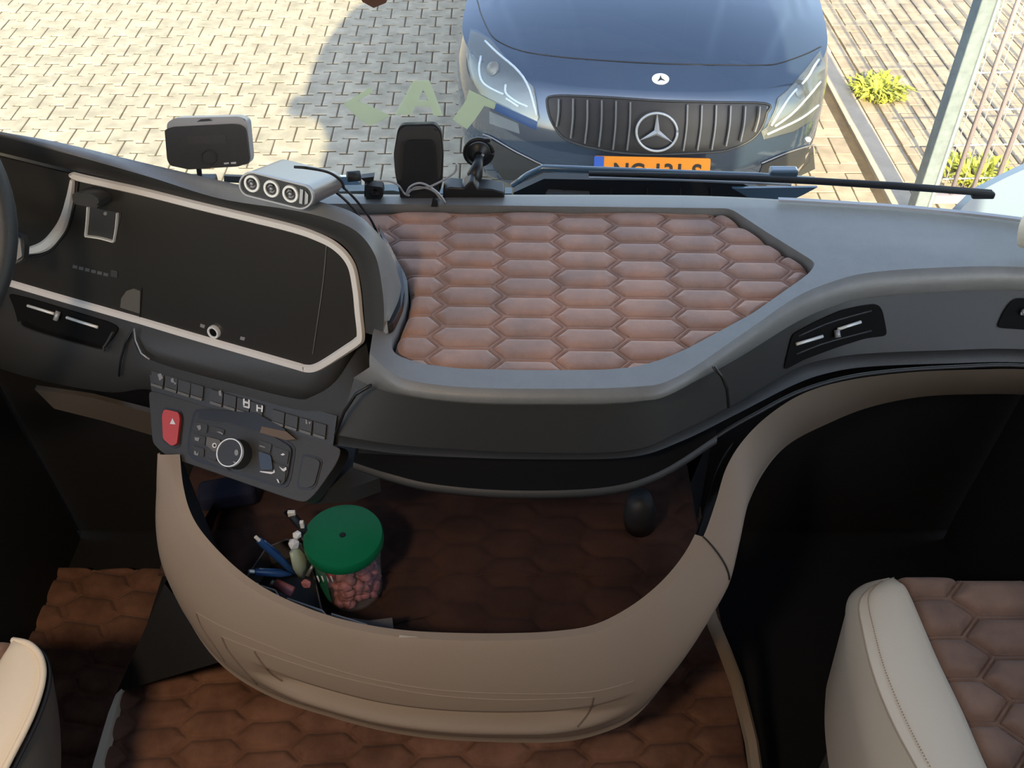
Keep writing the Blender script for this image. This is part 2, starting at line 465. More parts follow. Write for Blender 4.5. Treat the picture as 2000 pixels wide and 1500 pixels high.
def weed(name, c, rad, n, label, seed):
    rr = random.Random(seed); V = []; Fc = []
    for i in range(n):
        a = rr.uniform(0, 6.28); r0 = rad*rr.random()**.7*.75; b = Vector((c[0]+math.cos(a)*r0, c[1]+math.sin(a)*r0, 0))
        L = rr.uniform(.04, .12); d = Vector((math.cos(a+rr.uniform(-1, 1)), math.sin(a+rr.uniform(-1, 1)), 0)); w = d.cross(Vector((0, 0, 1)))*rr.uniform(.006, .014)
        p = [b-w*.3, b+w*.3, b+d*L*.4+Vector((0, 0, L*.6))+w, b+d*L*.4+Vector((0, 0, L*.6))-w, b+d*L*.9+Vector((0, 0, L*.55))]
        k = len(V); V += p; Fc += [(k, k+1, k+2, k+3), (k+3, k+2, k+4)]
    return mk(name, V, Fc, M['weed'], label=label, cat='plant')
w0 = gp(1712, 182); weed('weed', w0, .21, 300, 'bushy yellow-green weed growing in the paving beside the curb', 3)
w1 = gp(1905, 350); weed('weed', (w1.x, w1.y), .22, 220, 'low yellow-green weeds at the foot of the fence behind the gate post', 4)
# ------------------------------------------------------------------ gate post, gate, mesh fence
def vline(p0, p1, Y, ztop=2.15, zbot=0.0):
    a, b = at(*p0, Y=Y), at(*p1, Y=Y); d = (a-b)/(a.z-b.z)
    return b+d*(zbot-b.z), b+d*(ztop-b.z)
a, b = vline((1929, 0), (1810, 361), 4.2)
gpst = thing('gate_post', 'thick galvanised steel gate post standing right of the car', 'post', tuple(a))
d = (b-a).normalized(); sx = Vector((1, 0, 0))
def prism(a, b, hx, hy):
    V = [p+Vector((i*hx, j*hy, 0)) for p in (a, b) for i, j in ((-1, -1), (1, -1), (1, 1), (-1, 1))]
    return V, [(0, 3, 2, 1), (4, 5, 6, 7), (0, 1, 5, 4), (1, 2, 6, 5), (2, 3, 7, 6), (3, 0, 4, 7)]
V, Fc = prism(a, b, .045, .045); bevel(mk('post', V, Fc, M['zinc'], gpst), .006, 2)
V, Fc = prism(a+Vector((.022, -.053, 0)), b+Vector((.022, -.053, 0)), .004, .006); mk('guide_rib', V, Fc, M['wire'], gpst)
V, Fc = prism(a+Vector((0, 0, -.02)), a+Vector((0, 0, .012)), .1, .09); mk('base_plate', V, Fc, M['zinc'], gpst)
V, Fc = prism(b, b+Vector((0, 0, .012)), .06, .055); mk('cap', V, Fc, M['zinc'], gpst)
gate = thing('gate', 'gate of purple-grey upright bars right of the galvanised post', 'gate', (3, 4.25, 0))
r1 = vline((1989, 0), (1863, 361), 4.25, 2.0, .12); r2 = vline((2011, 30), (1896, 361), 4.25, 2.0, .12)
stepx = .105
for k in range(16):
    o_ = Vector((k*stepx, 0, 0)); V, Fc = tube_geo([r1[0]+o_, r1[1]+o_], .0115, 8); mk('bar', V, Fc, M['rodm'], gate, smooth=True)
for z in (.12, 2.0):
    p = r1[0]+(r1[1]-r1[0])*((z-r1[0].z)/(r1[1].z-r1[0].z))
    V, Fc = box_geo(p+Vector((.75, 0, 0)), (1.75, .04, .05)); bevel(mk('rail', V, Fc, M['rodm'], gate), .004)
fen = thing('mesh_fence', 'galvanised wire mesh fence panel behind the purple-grey gate bars', 'fence', (3, 4.5, 0))
fa = vline((1955, 20), (1845, 361), 4.5, 2.0, 0.03); dn = (fa[1]-fa[0]).normalized()
V = []; Fc = []
hw = []
for z in [.05+.2*k for k in range(10)]:
    p = fa[0]+dn*(z/dn.z)
    V_, F_ = tube_geo([p+Vector((-.02, 0, 0)), p+Vector((2.6, .12, 0))], .0045, 6); mk('horizontal_wire', V_, F_, M['wire'], fen, smooth=True)
for k in range(27):
    o_ = Vector((k*.1, k*.1*.12/2.6, 0)); V_, F_ = tube_geo([fa[0]+o_, fa[1]+o_], .0025, 6); mk('vertical_wire', V_, F_, M['wire'], fen, smooth=True)
# ------------------------------------------------------------------ the car
CO = Vector((.60, 4.07, 0)); CY = math.radians(5)
cc, cs = math.cos(CY), math.sin(CY)
def C(u, v, w): return Vector((CO.x+u*cc+v*cs, CO.y-u*cs+v*cc, w))
car = thing('car', 'dark blue car with a chrome-slatted grille and orange plate parked facing the windscreen', 'car', tuple(C(0, 2, 0)))
def hood_w(u, v):
    au = abs(u); base = .735+.27*(1-math.exp(-max(v-.08, 0)/.55))
    cross = -.10*(au/.9)**2.4
    t = min(max((v-.15)/1.0, 0), 1.3); k = min(1, max(0, (v-.10)/.2))
    ridge = k*(.015*(1-math.tanh((au-.52-.33*t)/.02))/2 + .013*(1-math.tanh((au-.27-.20*t)/.018))/2)
    return base+cross+ridge
def crow(w, Wd, v0, D, hood=False, n=2.7):
    e = 2/n; P = []; Wd = Wd*1.035
    side = [4.2, 3.4, 2.7, 2.1, 1.7, 1.4, 1.15, .95]
    front = [(-math.pi/2+math.pi*k/56) for k in range(57)]
    L = []
    for v in side: L.append((-Wd, max(v, v0+D)))
    for t in front:
        L.append((Wd*math.copysign(abs(math.sin(t))**e, math.sin(t)), v0+D*(1-abs(math.cos(t))**e)))
    for v in reversed(side): L.append((Wd, max(v, v0+D)))
    return [C(u, v, (hood_w(u, v) if hood else w+ (.05*min(1, v/1.5) if w > .6 else 0))) for u, v in L]
rows = [crow(.15, .80, .16, .6), crow(.19, .87, .05, .62), crow(.27, .89, .015, .64), crow(.40, .90, -.01, .66), crow(.52, .905, .0, .68), crow(.62, .91, .03, .70),
        crow(.68, .905, .055, .70), crow(.712, .895, .075, .69)]
for q in [.0155*k for k in range(51)]:
    rows.append(crow(0, .885-q, .10+q*.55, max(.68-q*.62, .1), hood=True, n=2.7-q*.6))
body = loft('body', rows, M['paint'], car); autosmooth(body, 35)
dg = bpy.context.evaluated_depsgraph_get()
me = body.data; off = WL[body.name]
BV = BVHTree.FromPolygons([v.co+off for v in me.vertices], [tuple(p.vertices) for p in me.polygons])
def csurf(lift=0):
    def f(x, y):
        d = ray(x, y).normalized(); hit, n, i, dist = BV.ray_cast(CAM, d)
        if hit is None: return at(x, y, Y=4.6), -d
        if n.dot(d) > 0: n = -n
        return hit+n*lift, n
    return f
CS = csurf()
def cline(pts, n=40, lift=.002): 
    f = csurf(lift); return [f(p[0], p[1])[0] for p in cr(pts, n)]
tube('hood_seam', cline([(925, -14), (933, 4), (940, 29), (960, 69), (987, 88), (1021, 100), (1067, 108), (1147, 116), (1280, 124), (1417, 127), (1497, 127), (1531, 121), (1575, 105), (1603, 91)], 70, .0005), .0035, M['black'], car, seg=6)
# grille
GR = [(1072, 190), (1100, 187), (1190, 191), (1285, 197), (1400, 200), (1497, 203), (1496, 222), (1491, 240), (1478, 262), (1459, 277), (1430, 289), (1395, 296), (1275, 301), (1200, 296), (1163, 289), (1136, 283), (1099, 267), (1077, 235), (1069, 205)]
patch('grille', GR, CS, .004, M['black'], car, step=9, lift=.001)
tube('grille_frame', cline(GR+[GR[0], GR[1]], 90, .006), .006, M['deep'], car, seg=6)
for k in range(15):
    x = 1090+27.6*k
    ys = [py for py in range(188, 302) if inside((x, py), GR)]
    if not ys: continue
    y0, y1 = ys[0]+5, ys[-1]-7
    if k == 6: y1 = 222
    if k == 7: y1 = 214
    if k in (6, 7, 8): continue
    if k == 7 or k == 6: pass
    mid = (x-1285)/200*3
    L = cline([(x+3, y0), (x+1.5-mid*.4, (y0+y1)/2), (x-4-mid, y1)], 10, .016)
    strip('grille_slat', L, CS(x, (y0+y1)/2)[1], .011, .014, M['fascia2'], car)
# star emblem
sc = (1283, 258); sp, sn = csurf(.03)(*sc)
em = thing('emblem', None, None, tuple(sp)); em.parent = car; em.location = sp-WL['car']
del_keys = [k for k in em.keys()]
pl = (sp, (sn+Vector((0, -.6, 0))).normalized()); R = [at(*q, plane=pl) for q in circ(sc[0], sc[1], 40, 37, 40)]
tube('ring', R+[R[0]],   .0062, M['emb'], em, seg=8)
for q in ((1284, 220), (1248, 275), (1315, 279)):
    e = at(*q, plane=pl); c0 = at(*sc, plane=pl); s_ = (e-c0).normalized().cross(pl[1]).normalized()
    V = [c0+s_*.014, c0-s_*.014, e, c0+pl[1]*.016]; mk('star_arm', V, [(0, 2, 3), (1, 3, 2), (0, 3, 1), (0, 1, 2)], M['emb'], em)
# bonnet badge
patch('badge', circ(1290, 155, 17, 11, 24, .05), CS, .003, M['bright'], car, lift=.001)
patch('badge_star', [(1290, 148), (1292, 154), (1299, 159), (1291, 157), (1284, 160), (1288, 154)], CS, .002, M['ink'], car, lift=.004)
# head lamps
HL = [(920, 61), (933, 64), (960, 80), (992, 120), (1043, 171), (1047, 192), (1053, 229), (1051, 235), (987, 205), (941, 184), (928, 165), (920, 133), (915, 88)]
HR = [(1601, 100), (1606, 114), (1603, 149), (1597, 208), (1583, 235), (1550, 256), (1491, 272), (1486, 256), (1497, 248), (1513, 213), (1518, 192), (1537, 176), (1571, 139)]
for nm, poly in (('left', HL), ('right', HR)):
    hl = thing('headlamp', None, None, tuple(CS(*poly[5])[0])); hl.parent = car; hl.location = WL[hl.name]-WL['car']
    patch('housing', poly, CS, .003, M['lampin'], hl, step=10, lift=.001)
    patch('lens', poly, CS, .003, M['lens'], hl, step=10, lift=.016)
    f = csurf(.007)
    if nm == 'left':
        dl = [[(940, 112), (938, 135), (943, 158), (960, 172), (985, 184)], [(989, 165), (990, 182), (1010, 198), (1032, 208)], [(990, 192), (1014, 208)], [(948, 82), (975, 108), (1010, 138), (1034, 172), (1049, 225)]]
        ball = (963, 135)
    else:
        dl = [[(1598, 118), (1570, 158), (1540, 190), (1505, 245)], [(1600, 160), (1575, 190), (1545, 222), (1512, 246)], [(1596, 205), (1560, 232), (1497, 262)]]
        ball = (1562, 178)
    for l in dl:
        P = [f(q[0], q[1])[0] for q in cr(l, 14)]; tube('light_guide', P, .006, M['bright'], hl, seg=6)
    bp, bn = f(*ball); lathe('projector', [(0, .012), (.02, .010), (.034, .002), (.036, -.004)], bp, M['lampin'], hl, axis=bn, seg=24)
# number plate
np0, _ = CS(1275, 318); ppl = (C(0, -.045, .45), (C(0, -1, 0)-C(0, 0, 0)+Vector((0, 0, .12))).normalized())
plate = thing('number_plate', None, None, tuple(ppl[0])); plate.parent = car; plate.location = WL[plate.name]-WL['car']
PS_ = psurf(ppl)
PQ = [(1161, 304), (1388, 309), (1385, 356), (1159, 351)]
patch('plate', rnd(PQ, 4), PS_, .006, M['orange'], plate)
patch('euro_band', [(1161, 304), (1180, 304.5), (1178, 351.5), (1159, 351)], PS_, .002, M['euro'], plate, lift=.006)
def text(name, s, p0, p1, ht, m, parent, nrm, ext=.001, fit=None):
    """letters along p0 -> p1 (world), baseline start p0, cap height ht"""
    cu = bpy.data.curves.new(name, 'FONT'); cu.body = s; cu.size = ht/.72; cu.extrude = ext; cu.offset = .0025
    o = bpy.data.objects.new(name, cu); COL.objects.link(o)
    bpy.context.view_layer.update()
    me = bpy.data.meshes.new_from_object(o.evaluated_get(bpy.context.evaluated_depsgraph_get())); bpy.data.objects.remove(o)
    x = (p1-p0).normalized(); z = (nrm-x*nrm.dot(x)).normalized(); y = z.cross(x)
    w = max(v.co.x for v in me.vertices); k = (p1-p0).length/w if fit else 1
    V = [p0+x*v.co.x*k+y*v.co.y+z*v.co.z for v in me.vertices]
    return mk(name, V, [tuple(p.vertices) for p in me.polygons], m, parent)
a0 = at(1196, 350, plane=(ppl[0]+ppl[1]*.008, ppl[1])); a1 = at(1368, 353, plane=(ppl[0]+ppl[1]*.008, ppl[1]))
text('plate_lettering', 'NG-131-S', a0, a1, .085, M['ink'], plate, ppl[1], fit=True)
# bumper intakes
patch('lower_intake', [(1165, 362), (1170, 345), (1400, 350), (1440, 343), (1500, 338), (1490, 392), (1150, 392)], CS, .004, M['black'], car, step=14, lift=.002)
patch('side_intake', [(1488, 322), (1555, 292), (1588, 285), (1592, 330), (1560, 345), (1480, 345)], CS, .004, M['deep'], car, step=12, lift=.002)
patch('side_intake', [(1075, 330), (1010, 300), (960, 272), (948, 300), (985, 350), (1060, 352)], CS, .004, M['deep'], car, step=12, lift=.002)
tube('bumper_trim', cline([(1486, 318), (1540, 296), (1590, 283), (1594, 300)], 20, .006), .004, M['alu'], car, seg=6)
tube('bumper_trim', cline([(1072, 326), (1010, 296), (962, 268), (945, 262)], 20, .006), .004, M['alu'], car, seg=6)
patch('parking_sensor', circ(1578, 272, 5), CS, .003, M['bright'], car, lift=.001)
# wheels, cabin
for su in (-1, 1):
    for v in (.88, 3.55):
        c = C(su*.80, v, .32); ax = (C(su, 0, 0)-C(0, 0, 0)).normalized()
        wh = thing('wheel', None, None, tuple(c)); wh.parent = car; wh.location = WL[wh.name]-WL['car']
        lathe('tyre', [(.22, -.1), (.31, -.1), (.325, -.07), (.325, .07), (.31, .1), (.22, .1)], c, M['tyre'], wh, axis=ax, seg=32)
        lathe('rim', [(0, .06), (.05, .065), (.06, .05), (.2, .06), (.225, .09)], c, M['alu'], wh, axis=ax, seg=20)
def gh(w, hw, v0, v1, r=.25):
    L = rnd([(-hw, v0+.12), (-hw*.7, v0), (hw*.7, v0), (hw, v0+.12), (hw, v1), (-hw, v1)], r, 5)
    return [C(u, v, w) for u, v in L]
loft('window_band', [gh(.93, .80, 1.12, 3.9), gh(1.10, .74, 1.45, 3.7), gh(1.28, .66, 1.85, 3.4), gh(1.35, .60, 2.05, 3.2)], M['gloss'], car, closed=True)
pr_ = rows[-1]; nr = len(pr_)
autosmooth(mk('body_top', pr_, [(i, i+1, nr-2-i, nr-1-i) for i in range(nr//2)], M['paint'], car), 35)
rf = [gh(1.345, .61, 2.02, 3.22), gh(1.385, .56, 2.15, 3.1), gh(1.40, .40, 2.35, 2.9), gh(1.402, .05, 2.5, 2.7)]
loft('roof', rf, M['paint'], car, closed=True)
for su in (-1, 1):
    V, Fc = box_geo(C(su*.98, 1.45, 1.0), (.2, .1, .13), Matrix.Rotation(-CY, 3, 'Z')); bevel(mk('door_mirror', V, Fc, M['paint'], car), .03, 3)
# ------------------------------------------------------------------ truck shell (walls, roof, glass)
PROF = [(.45, 1.0), (1.2, 1.0), (2.0, 1.03), (2.3, 1.06), (2.6, 1.08), (2.9, 1.08), (3.2, 1.07), (3.5, 1.04), (3.75, .90), (3.9, .6)]
YR, YF = -1.7, 1.30
def wall(side):
    nm = 'wall_left' if side < 0 else 'wall_right'; V = []; Fc = []; ys = [YR, -.45, -.35, .95, 1.15, YF]
    th = .05
    for inn in (0, 1):
        for z, w in PROF:
            for y in ys: V.append((side*(w-inn*th), y, z))
    n = len(ys); m = len(PROF)*n
    hole = lambda i, j: j == 2 and i in (2, 3, 4)
    for i in range(len(PROF)-1):
        for j in range(n-1):
            if hole(i, j): continue
            q = (i*n+j, i*n+j+1, (i+1)*n+j+1, (i+1)*n+j); Fc.append(q); Fc.append(tuple(a+m for a in reversed(q)))
    o = mk(nm, V, Fc, M['lining'], kind='structure'); o.data.materials.append(M['carpet'])
    for pl_ in o.data.polygons:
        if pl_.center.z+WL[o.name].z < 2.0: pl_.material_index = 1
    gl = [(side*(w-.02), y, z) for z, w in PROF[2:6] for y in (-.35, .95)]
    mk('window_2' if side < 0 else 'window_3', gl, [(2*i, 2*i+1, 2*i+3, 2*i+2) for i in range(3)], M['glass'], kind='structure')
wall(-1); wall(1)
pr = [(w, z) for z, w in PROF]; loop = pr+[(-w, z) for w, z in reversed(pr)]
V = [(x, YR, z) for x, z in loop]+[(x, YR-.06, z) for x, z in loop]; n = len(loop)
mk('wall_rear', V, [tuple(range(n)), tuple(range(n, 2*n))[::-1]]+[(i, (i+1) % n, (i+1) % n+n, i+n) for i in range(n)], M['lining'], kind='structure')
cx4 = [-.62, -.56, .04, .62]; cy4 = [YR, -1.0, -.2, YF]; V = [(x, y, z) for z in (3.9, 3.95) for y in cy4 for x in cx4]; Fc = []
for r_ in range(3):
    for c_ in range(3):
        q = (r_*4+c_, r_*4+c_+1, r_*4+c_+5, r_*4+c_+4); Fc += [q, tuple(i+16 for i in reversed(q))]
mk('ceiling', V, Fc, M['lining'], kind='structure')
lmp = thing('warm_fill_lamp', 'added warm fill lamp under the left rear of the cab roof, unseen behind the viewer', 'lamp', (-.50, -.25, 3.15))  # lamp added behind the viewer for warm light on seat side and mats
lathe('fill_lamp_shade', [(.09, 0), (.085, .03), (.05, .05), (0, .052)], (-.50, -.25, 3.15), M['deep'], lmp)
tube('fill_lamp_arm', [(-.50, -.25, 3.2), (-.7, -.4, 3.3), (-1.05, -.5, 3.3)], .012, M['deep'], lmp)
ld = bpy.data.lights.new('warm_fill_light', 'AREA'); ld.shape = 'DISK'; ld.size = .16; ld.energy = 4.2; ld.spread = math.radians(95); ld.color = (1.0, .74, .48)
lo_ = bpy.data.objects.new('warm_fill_light', ld); COL.objects.link(lo_); lo_.parent = lmp; lo_.location = (0, 0, -.004); lo_.rotation_euler = (Vector((-.62, .70, 1.2))-Vector((-.50, -.25, 3.15))).to_track_quat('-Z', 'Y').to_euler()
# front: panel above the windscreen, wall below it, the pane itself
top = [(w, z) for w, z in pr if z >= 3.2]; lp = top+[(-w, z) for w, z in reversed(top)]
mk('wall_front', [(x, YF, z) for x, z in lp]+[(x, YF-.04, z) for x, z in lp], [tuple(range(len(lp))), tuple(range(len(lp), 2*len(lp)))[::-1]], M['truckpaint'], kind='structure')
bot = [(w, z) for w, z in pr if z <= 2.0]; bot[-1] = (1.03, 1.84); lp = bot+[(-w, z) for w, z in reversed(bot)]
n = len(lp)
mk('wall_front', [(x, 1.40, z) for x, z in lp]+[(x, 1.37, z) for x, z in lp], [tuple(range(n)), tuple(range(n, 2*n))[::-1]]+[(i, (i+1) % n, (i+1) % n+n, i+n) for i in range(n)], M['truckpaint'], kind='structure')
WPL = (Vector((0, 1.36, 1.95)), Vector((0, -.999, -.045)).normalized())
V = []; 
for z in (1.85, 2.6, 3.25):
    y = 1.36-(z-1.95)*.045
    for x in np.linspace(-1.2, 1.2, 9): V.append((float(x)*(1 if z > 2.2 else .9), y, z))
mk('window_1', V, [(r*9+c, r*9+c+1, (r+1)*9+c+1, (r+1)*9+c) for r in range(2) for c in range(8)], M['glass'], kind='structure')
V, Fc = box_geo((0, -.1, 1.08), (2.0, 3.0, .06)); mk('floor', V, Fc, M['carpet'], kind='structure')
# outer mirrors on arms either side of the cab
for s, lb in ((-1, 'left outer mirror of the truck, a tall black housing beside the cab'), (1, 'right outer mirror of the truck, a tall black housing beside the cab')):
    mr = thing('wing_mirror', lb, 'mirror', (s*1.2, 1.2, 2.3))
    pm = [(1.045, 2.20), (1.16, 2.36), (1.22, 2.40), (1.36, 2.405), (1.385, 2.44), (1.375, 2.50), (1.29, 2.53), (1.315, 2.62), (1.32, 2.76), (1.30, 2.92), (1.25, 3.10), (1.18, 3.28), (1.03, 3.45)]
    V, Fc = [Vector((s*x, 1.17, z)) for x, z in pm]+[Vector((s*x, 1.29, z)) for x, z in pm], [tuple(range(13)), tuple(range(13, 26))[::-1]]+[(i, (i+1) % 13, (i+1) % 13+13, i+13) for i in range(13)]
    bevel(autosmooth(mk('mirror_housing', V, Fc, M['rubber'], mr), 40), .012, 3)
    tube('arm', [(s*1.04, 1.15, 2.7), (s*1.12, 1.22, 2.7)], .02, M['rubber'], mr)
V, Fc = box_geo((0, 1.48, 1.12), (1.96, .16, 1.24)); bevel(mk('trim_1', V, Fc, M['truckpaint'], kind='structure'), .02, 2)
# stickers on the pane
def sticker(name, poly, m, label, cat='sticker', hole=None, grp=None):
    f = psurf(WPL, .004)
    if hole:
        tri = tessellate_polygon([[Vector((*p, 0)) for p in poly], [Vector((*p, 0)) for p in hole]]); pts = poly+hole
        V = [f(*p)[0] for p in pts]+[f(*p)[0]+WPL[1]*.001 for p in pts]; n = len(pts)
        return mk(name, V, [tuple(t) for t in tri]+[tuple(i+n for i in reversed(t)) for t in tri], m, label=label, cat=cat, group=grp)
    return patch(name, poly, f, .001, m, label=label, cat=cat, group=grp)
G_ = 'pale green letters on the windscreen'
sticker('window_letter', [(723, 170), (729, 179), (699, 196), (765, 226), (722, 245), (706, 236), (671, 203)], M['stickerg'], 'pale green angled letter on the windscreen, left of the letter A', grp=G_)
sticker('window_letter', [(772, 224), (807, 157), (839, 157), (865, 226), (847, 226), (840, 208), (811, 207), (804, 224)], M['stickerg'], 'pale green letter A stuck on the windscreen above the phone holder', hole=[(817, 195), (836, 196), (826, 172)], grp=G_)
sticker('window_letter', [(916, 175), (970, 201), (965, 213), (946, 206), (928, 233), (912, 252), (884, 233), (910, 196)], M['stickerg'], 'pale green slanting letter on the windscreen, right of the letter A', grp=G_)
sticker('window_sticker', [(956, 217), (1012, 241), (1015, 261), (956, 241)], M['stickerw'], 'small pale grey sticker on the windscreen right of the green letters')
sticker('window_sticker', [(968, 201), (1050, 238), (1047, 254), (966, 215)], M['stickerb'], 'small blue sticker on the windscreen below the car headlamp')
# ------------------------------------------------------------------ wiper and scuttle outside the pane
WY = 1.50
wp = thing('wiper', 'long black windscreen wiper lying across the lower right of the windscreen', 'wiper', tuple(at(1500, 350, Y=WY)))
ny = Vector((0, -.6, .8)).normalized()
bl = [at(*q, Y=WY-.02) for q in ((1150, 339), (1300, 343), (1450, 347), (1600, 354), (1750, 363), (1935, 377))]
V, Fc = tube_geo(bl, [.0045, .0055, .006, .0065, .007, .0065], 8); mk('blade', V, Fc, M['rubber'], wp, smooth=True)
V, Fc = tube_geo([at(*q, Y=WY) for q in ((1150, 347), (1300, 351), (1440, 356), (1545, 361))], .0022, 8); mk('blade_rail', V, Fc, M['silver'], wp, smooth=True)
V, Fc = box_geo(at(1920, 381, Y=WY-.02), (.04, .012, .012)); bevel(mk('end_clip', V, Fc, M['rubber'], wp), .003)
tube('arm', [at(*q, Y=WY+.02) for q in ((1000, 362), (1030, 342), (1060, 328), (1200, 333), (1350, 339), (1480, 343), (1590, 350))], [.005, .006, .0065, .0065, .0065, .006, .005], M['wipertop'], wp)
V, Fc = box_geo(at(1530, 335, Y=WY), (.05, .02, .014)); bevel(mk('arm_joint', V, Fc, M['wipertop'], wp), .004)
sct = thing('wiper_scuttle', 'black vented scuttle panel below the windscreen under the wiper', 'panel', tuple(at(1220, 380, Y=WY+.05)))
f = psurf((Vector((0, WY+.05, 0)), Vector((0, -1, 0))))
patch('panel', [(985, 440), (1003, 365), (1062, 338), (1300, 342), (1448, 348), (1480, 362), (1530, 440)], f, .02, M['rubber'], sct)
for x in (1100, 1190, 1260, 1325, 1385): patch('slot', [(x, 356), (x+3, 356), (x+3, 395), (x, 395)], f, .003, M['fascia'], sct, lift=.02)
patch('ledge', [(1065, 366), (1070, 358), (1150, 362), (1150, 369)], f, .01, M['alu'], sct, lift=.02)
patch('nozzle_cover', [(1425, 352), (1590, 350), (1560, 366), (1520, 384), (1478, 384), (1450, 366)], f, .006, M['wipertop'], sct, lift=.022)
patch('cowl_corner', [(1838, 450), (1856, 412), (1900, 368), (1950, 342), (2000, 319), (2150, 270), (2150, 470)], psurf((Vector((0, 1.44, 0)), Vector((0, -1, .3)).normalized())), .03, M['truckpaint'], label='blue-grey cab corner panel outside the right end of the windscreen', cat='panel')
# ================================================================== DASHBOARD
def Z(pts, z): return [at(p[0], p[1], z=(p[2] if len(p) > 2 else z)) for p in pts]
def rowx(pts, n, z=None):
    """spline through pixel-measured points, each with its own height (3rd value) or z; evenly spaced samples"""
    P = [(p[0], p[1], (p[2] if len(p) > 2 else z)) for p in pts]
    return [at(q[0], q[1], z=q[2]) for q in cr(P, n)]
dash = thing('dashboard', 'dark grey truck dashboard with angled display panel across the cab', 'dashboard', (0, 1.0, 1.6))
# quilted tray outline, clockwise from the far left
TR = [(560, 398), (700, 398), (1100, 403), (1427, 407), (1500, 455), (1592, 512), (1588, 524), (1575, 538), (1470, 612), (1340, 682), (1290, 703), (1240, 717), (1180, 722), (1050, 723), (900, 720), (820, 710), (775, 694), (764, 680), (766, 655), (786, 612), (796, 575), (796, 545), (775, 505), (740, 470), (700, 440), (620, 415)]
ZT = 2.0
trw = [at(x, y, z=ZT) for x, y in dens(rnd(TR, 14, 3), 14)]
BACK = [(380, 372), (700, 383), (1000, 384), (1360, 386), (1600, 398), (1800, 412), (2000, 434), (2250, 475)]
FRONT = [(722, 690), (775, 734), (860, 752), (1000, 759), (1230, 756), (1320, 737), (1450, 652), (1550, 583), (1620, 552), (1700, 532), (1850, 522), (2000, 522), (2250, 545)]
bk = [at(q[0], q[1], z=ZT) for q in cr(BACK, 60)]; fr = [at(q[0], q[1], z=ZT) for q in cr(FRONT, 90)]
outer = bk + fr[::-1] + [at(x, y, z=ZT) for x, y in ((728, 650), (745, 600), (753, 560), (748, 520), (712, 480), (668, 452), (600, 430), (500, 408), (400, 385))]
tri = tessellate_polygon([[Vector((p.x, p.y, 0)) for p in outer], [Vector((p.x, p.y, 0)) for p in trw]])
allp = outer+trw
V = [Vector(p) for p in allp]; Fc = [tuple(t) for t in tri]
nO = len(outer); nT = len(trw); b0 = len(V)
V += [p+Vector((0, 0, -.035)) for p in trw]
Fc += [(nO+i, nO+(i+1) % nT, b0+(i+1) % nT, b0+i) for i in range(nT)]
V += [Vector(p)+Vector((0, .012, -.004)) for p in bk]; b1 = b0+nT
V += [Vector(p)+Vector((0, .02, -.05)) for p in bk]; b2 = b1+len(bk)
for a_, b_ in ((0, b1), (b1, b2)): Fc += [(a_+i, a_+i+1, b_+i+1, b_+i) for i in range(len(bk)-1)]
autosmooth(mk('top_panel', V, Fc, M['dash'], dash), 50)
# rounded front nose and face, one loft
n = 90
nose1 = [p+Vector((0, -.008, -.004)) for p in fr]
nose2 = [p+Vector((0, -.013, -.012)) for p in fr]
R2 = rowx([(690, 738, 1.965), (770, 768, 1.965), (900, 786, 1.965), (1050, 790, 1.965), (1230, 786, 1.965), (1330, 757, 1.965), (1440, 700, 1.967), (1550, 632, 1.97), (1620, 600, 1.97), (1700, 580, 1.97), (1850, 568, 1.97), (2000, 566, 1.97), (2250, 585, 1.97)], n)
R2b = [p+Vector((0, .004, -.005)) for p in R2]
nose_ = loft('front_edge', [fr, nose1, nose2, R2, R2b], M['dash'], dash)
R3 = rowx([(660, 850, 1.89), (770, 868, 1.885), (900, 878, 1.88), (1050, 884, 1.88), (1230, 880, 1.88), (1330, 842, 1.883), (1440, 786, 1.885), (1550, 722, 1.89), (1620, 700, 1.893), (1700, 690, 1.895), (1850, 684, 1.9), (2000, 682, 1.9), (2250, 700, 1.9)], n)
R3b = [p+Vector((0, .006, -.006)) for p in R3]
R4 = rowx([(660, 870, 1.87), (770, 885, 1.868), (900, 893, 1.865), (1050, 897, 1.865), (1230, 893, 1.865), (1330, 862, 1.865), (1440, 808, 1.866), (1550, 752, 1.87), (1620, 728, 1.872), (1700, 716, 1.875), (1850, 710, 1.88), (2000, 708, 1.88), (2250, 725, 1.88)], n)
fasc = loft('fascia', [R2b, [a_*.5+b_*.5 for a_, b_ in zip(R2b, R3)], R3], M['fascia'], dash)
loft('fascia_underside', [R3, R3b, R4], M['deep'], dash)
# open storage slot under the fascia, with its lip
S0 = rowx([(700, 885, 1.86), (850, 893, 1.855), (1000, 897, 1.855), (1180, 893, 1.855), (1330, 858, 1.858), (1400, 822, 1.862)], 30)
S1 = [p+Vector((0, .14, 0)) for p in S0]; S3 = rowx([(690, 903, 1.845), (760, 925, 1.825), (850, 946, 1.815), (1000, 958, 1.81), (1180, 952, 1.81), (1290, 920, 1.818), (1400, 850, 1.84)], 30); S2 = [Vector((p.x, q.y, p.z-.005)) for p, q in zip(S3, S1)]
loft('storage_slot', [S0, S1, S2, S3], M['black'], dash)
S4 = [p+Vector((0, -.006, -.004)) for p in S3]; S5 = rowx([(690, 915, 1.835), (760, 940, 1.815), (850, 962, 1.80), (1000, 974, 1.795), (1180, 968, 1.795), (1290, 936, 1.80), (1400, 866, 1.83)], 30)
S6 = [p+Vector((0, .10, -.03)) for p in S5]
loft('slot_lip', [S3, S4, S5, S6], M['fascia'], dash)
tube('small_screw', [at(1215, 883, z=1.858), at(1222, 886, z=1.856)], .004, M['silver'], dash, seg=6)
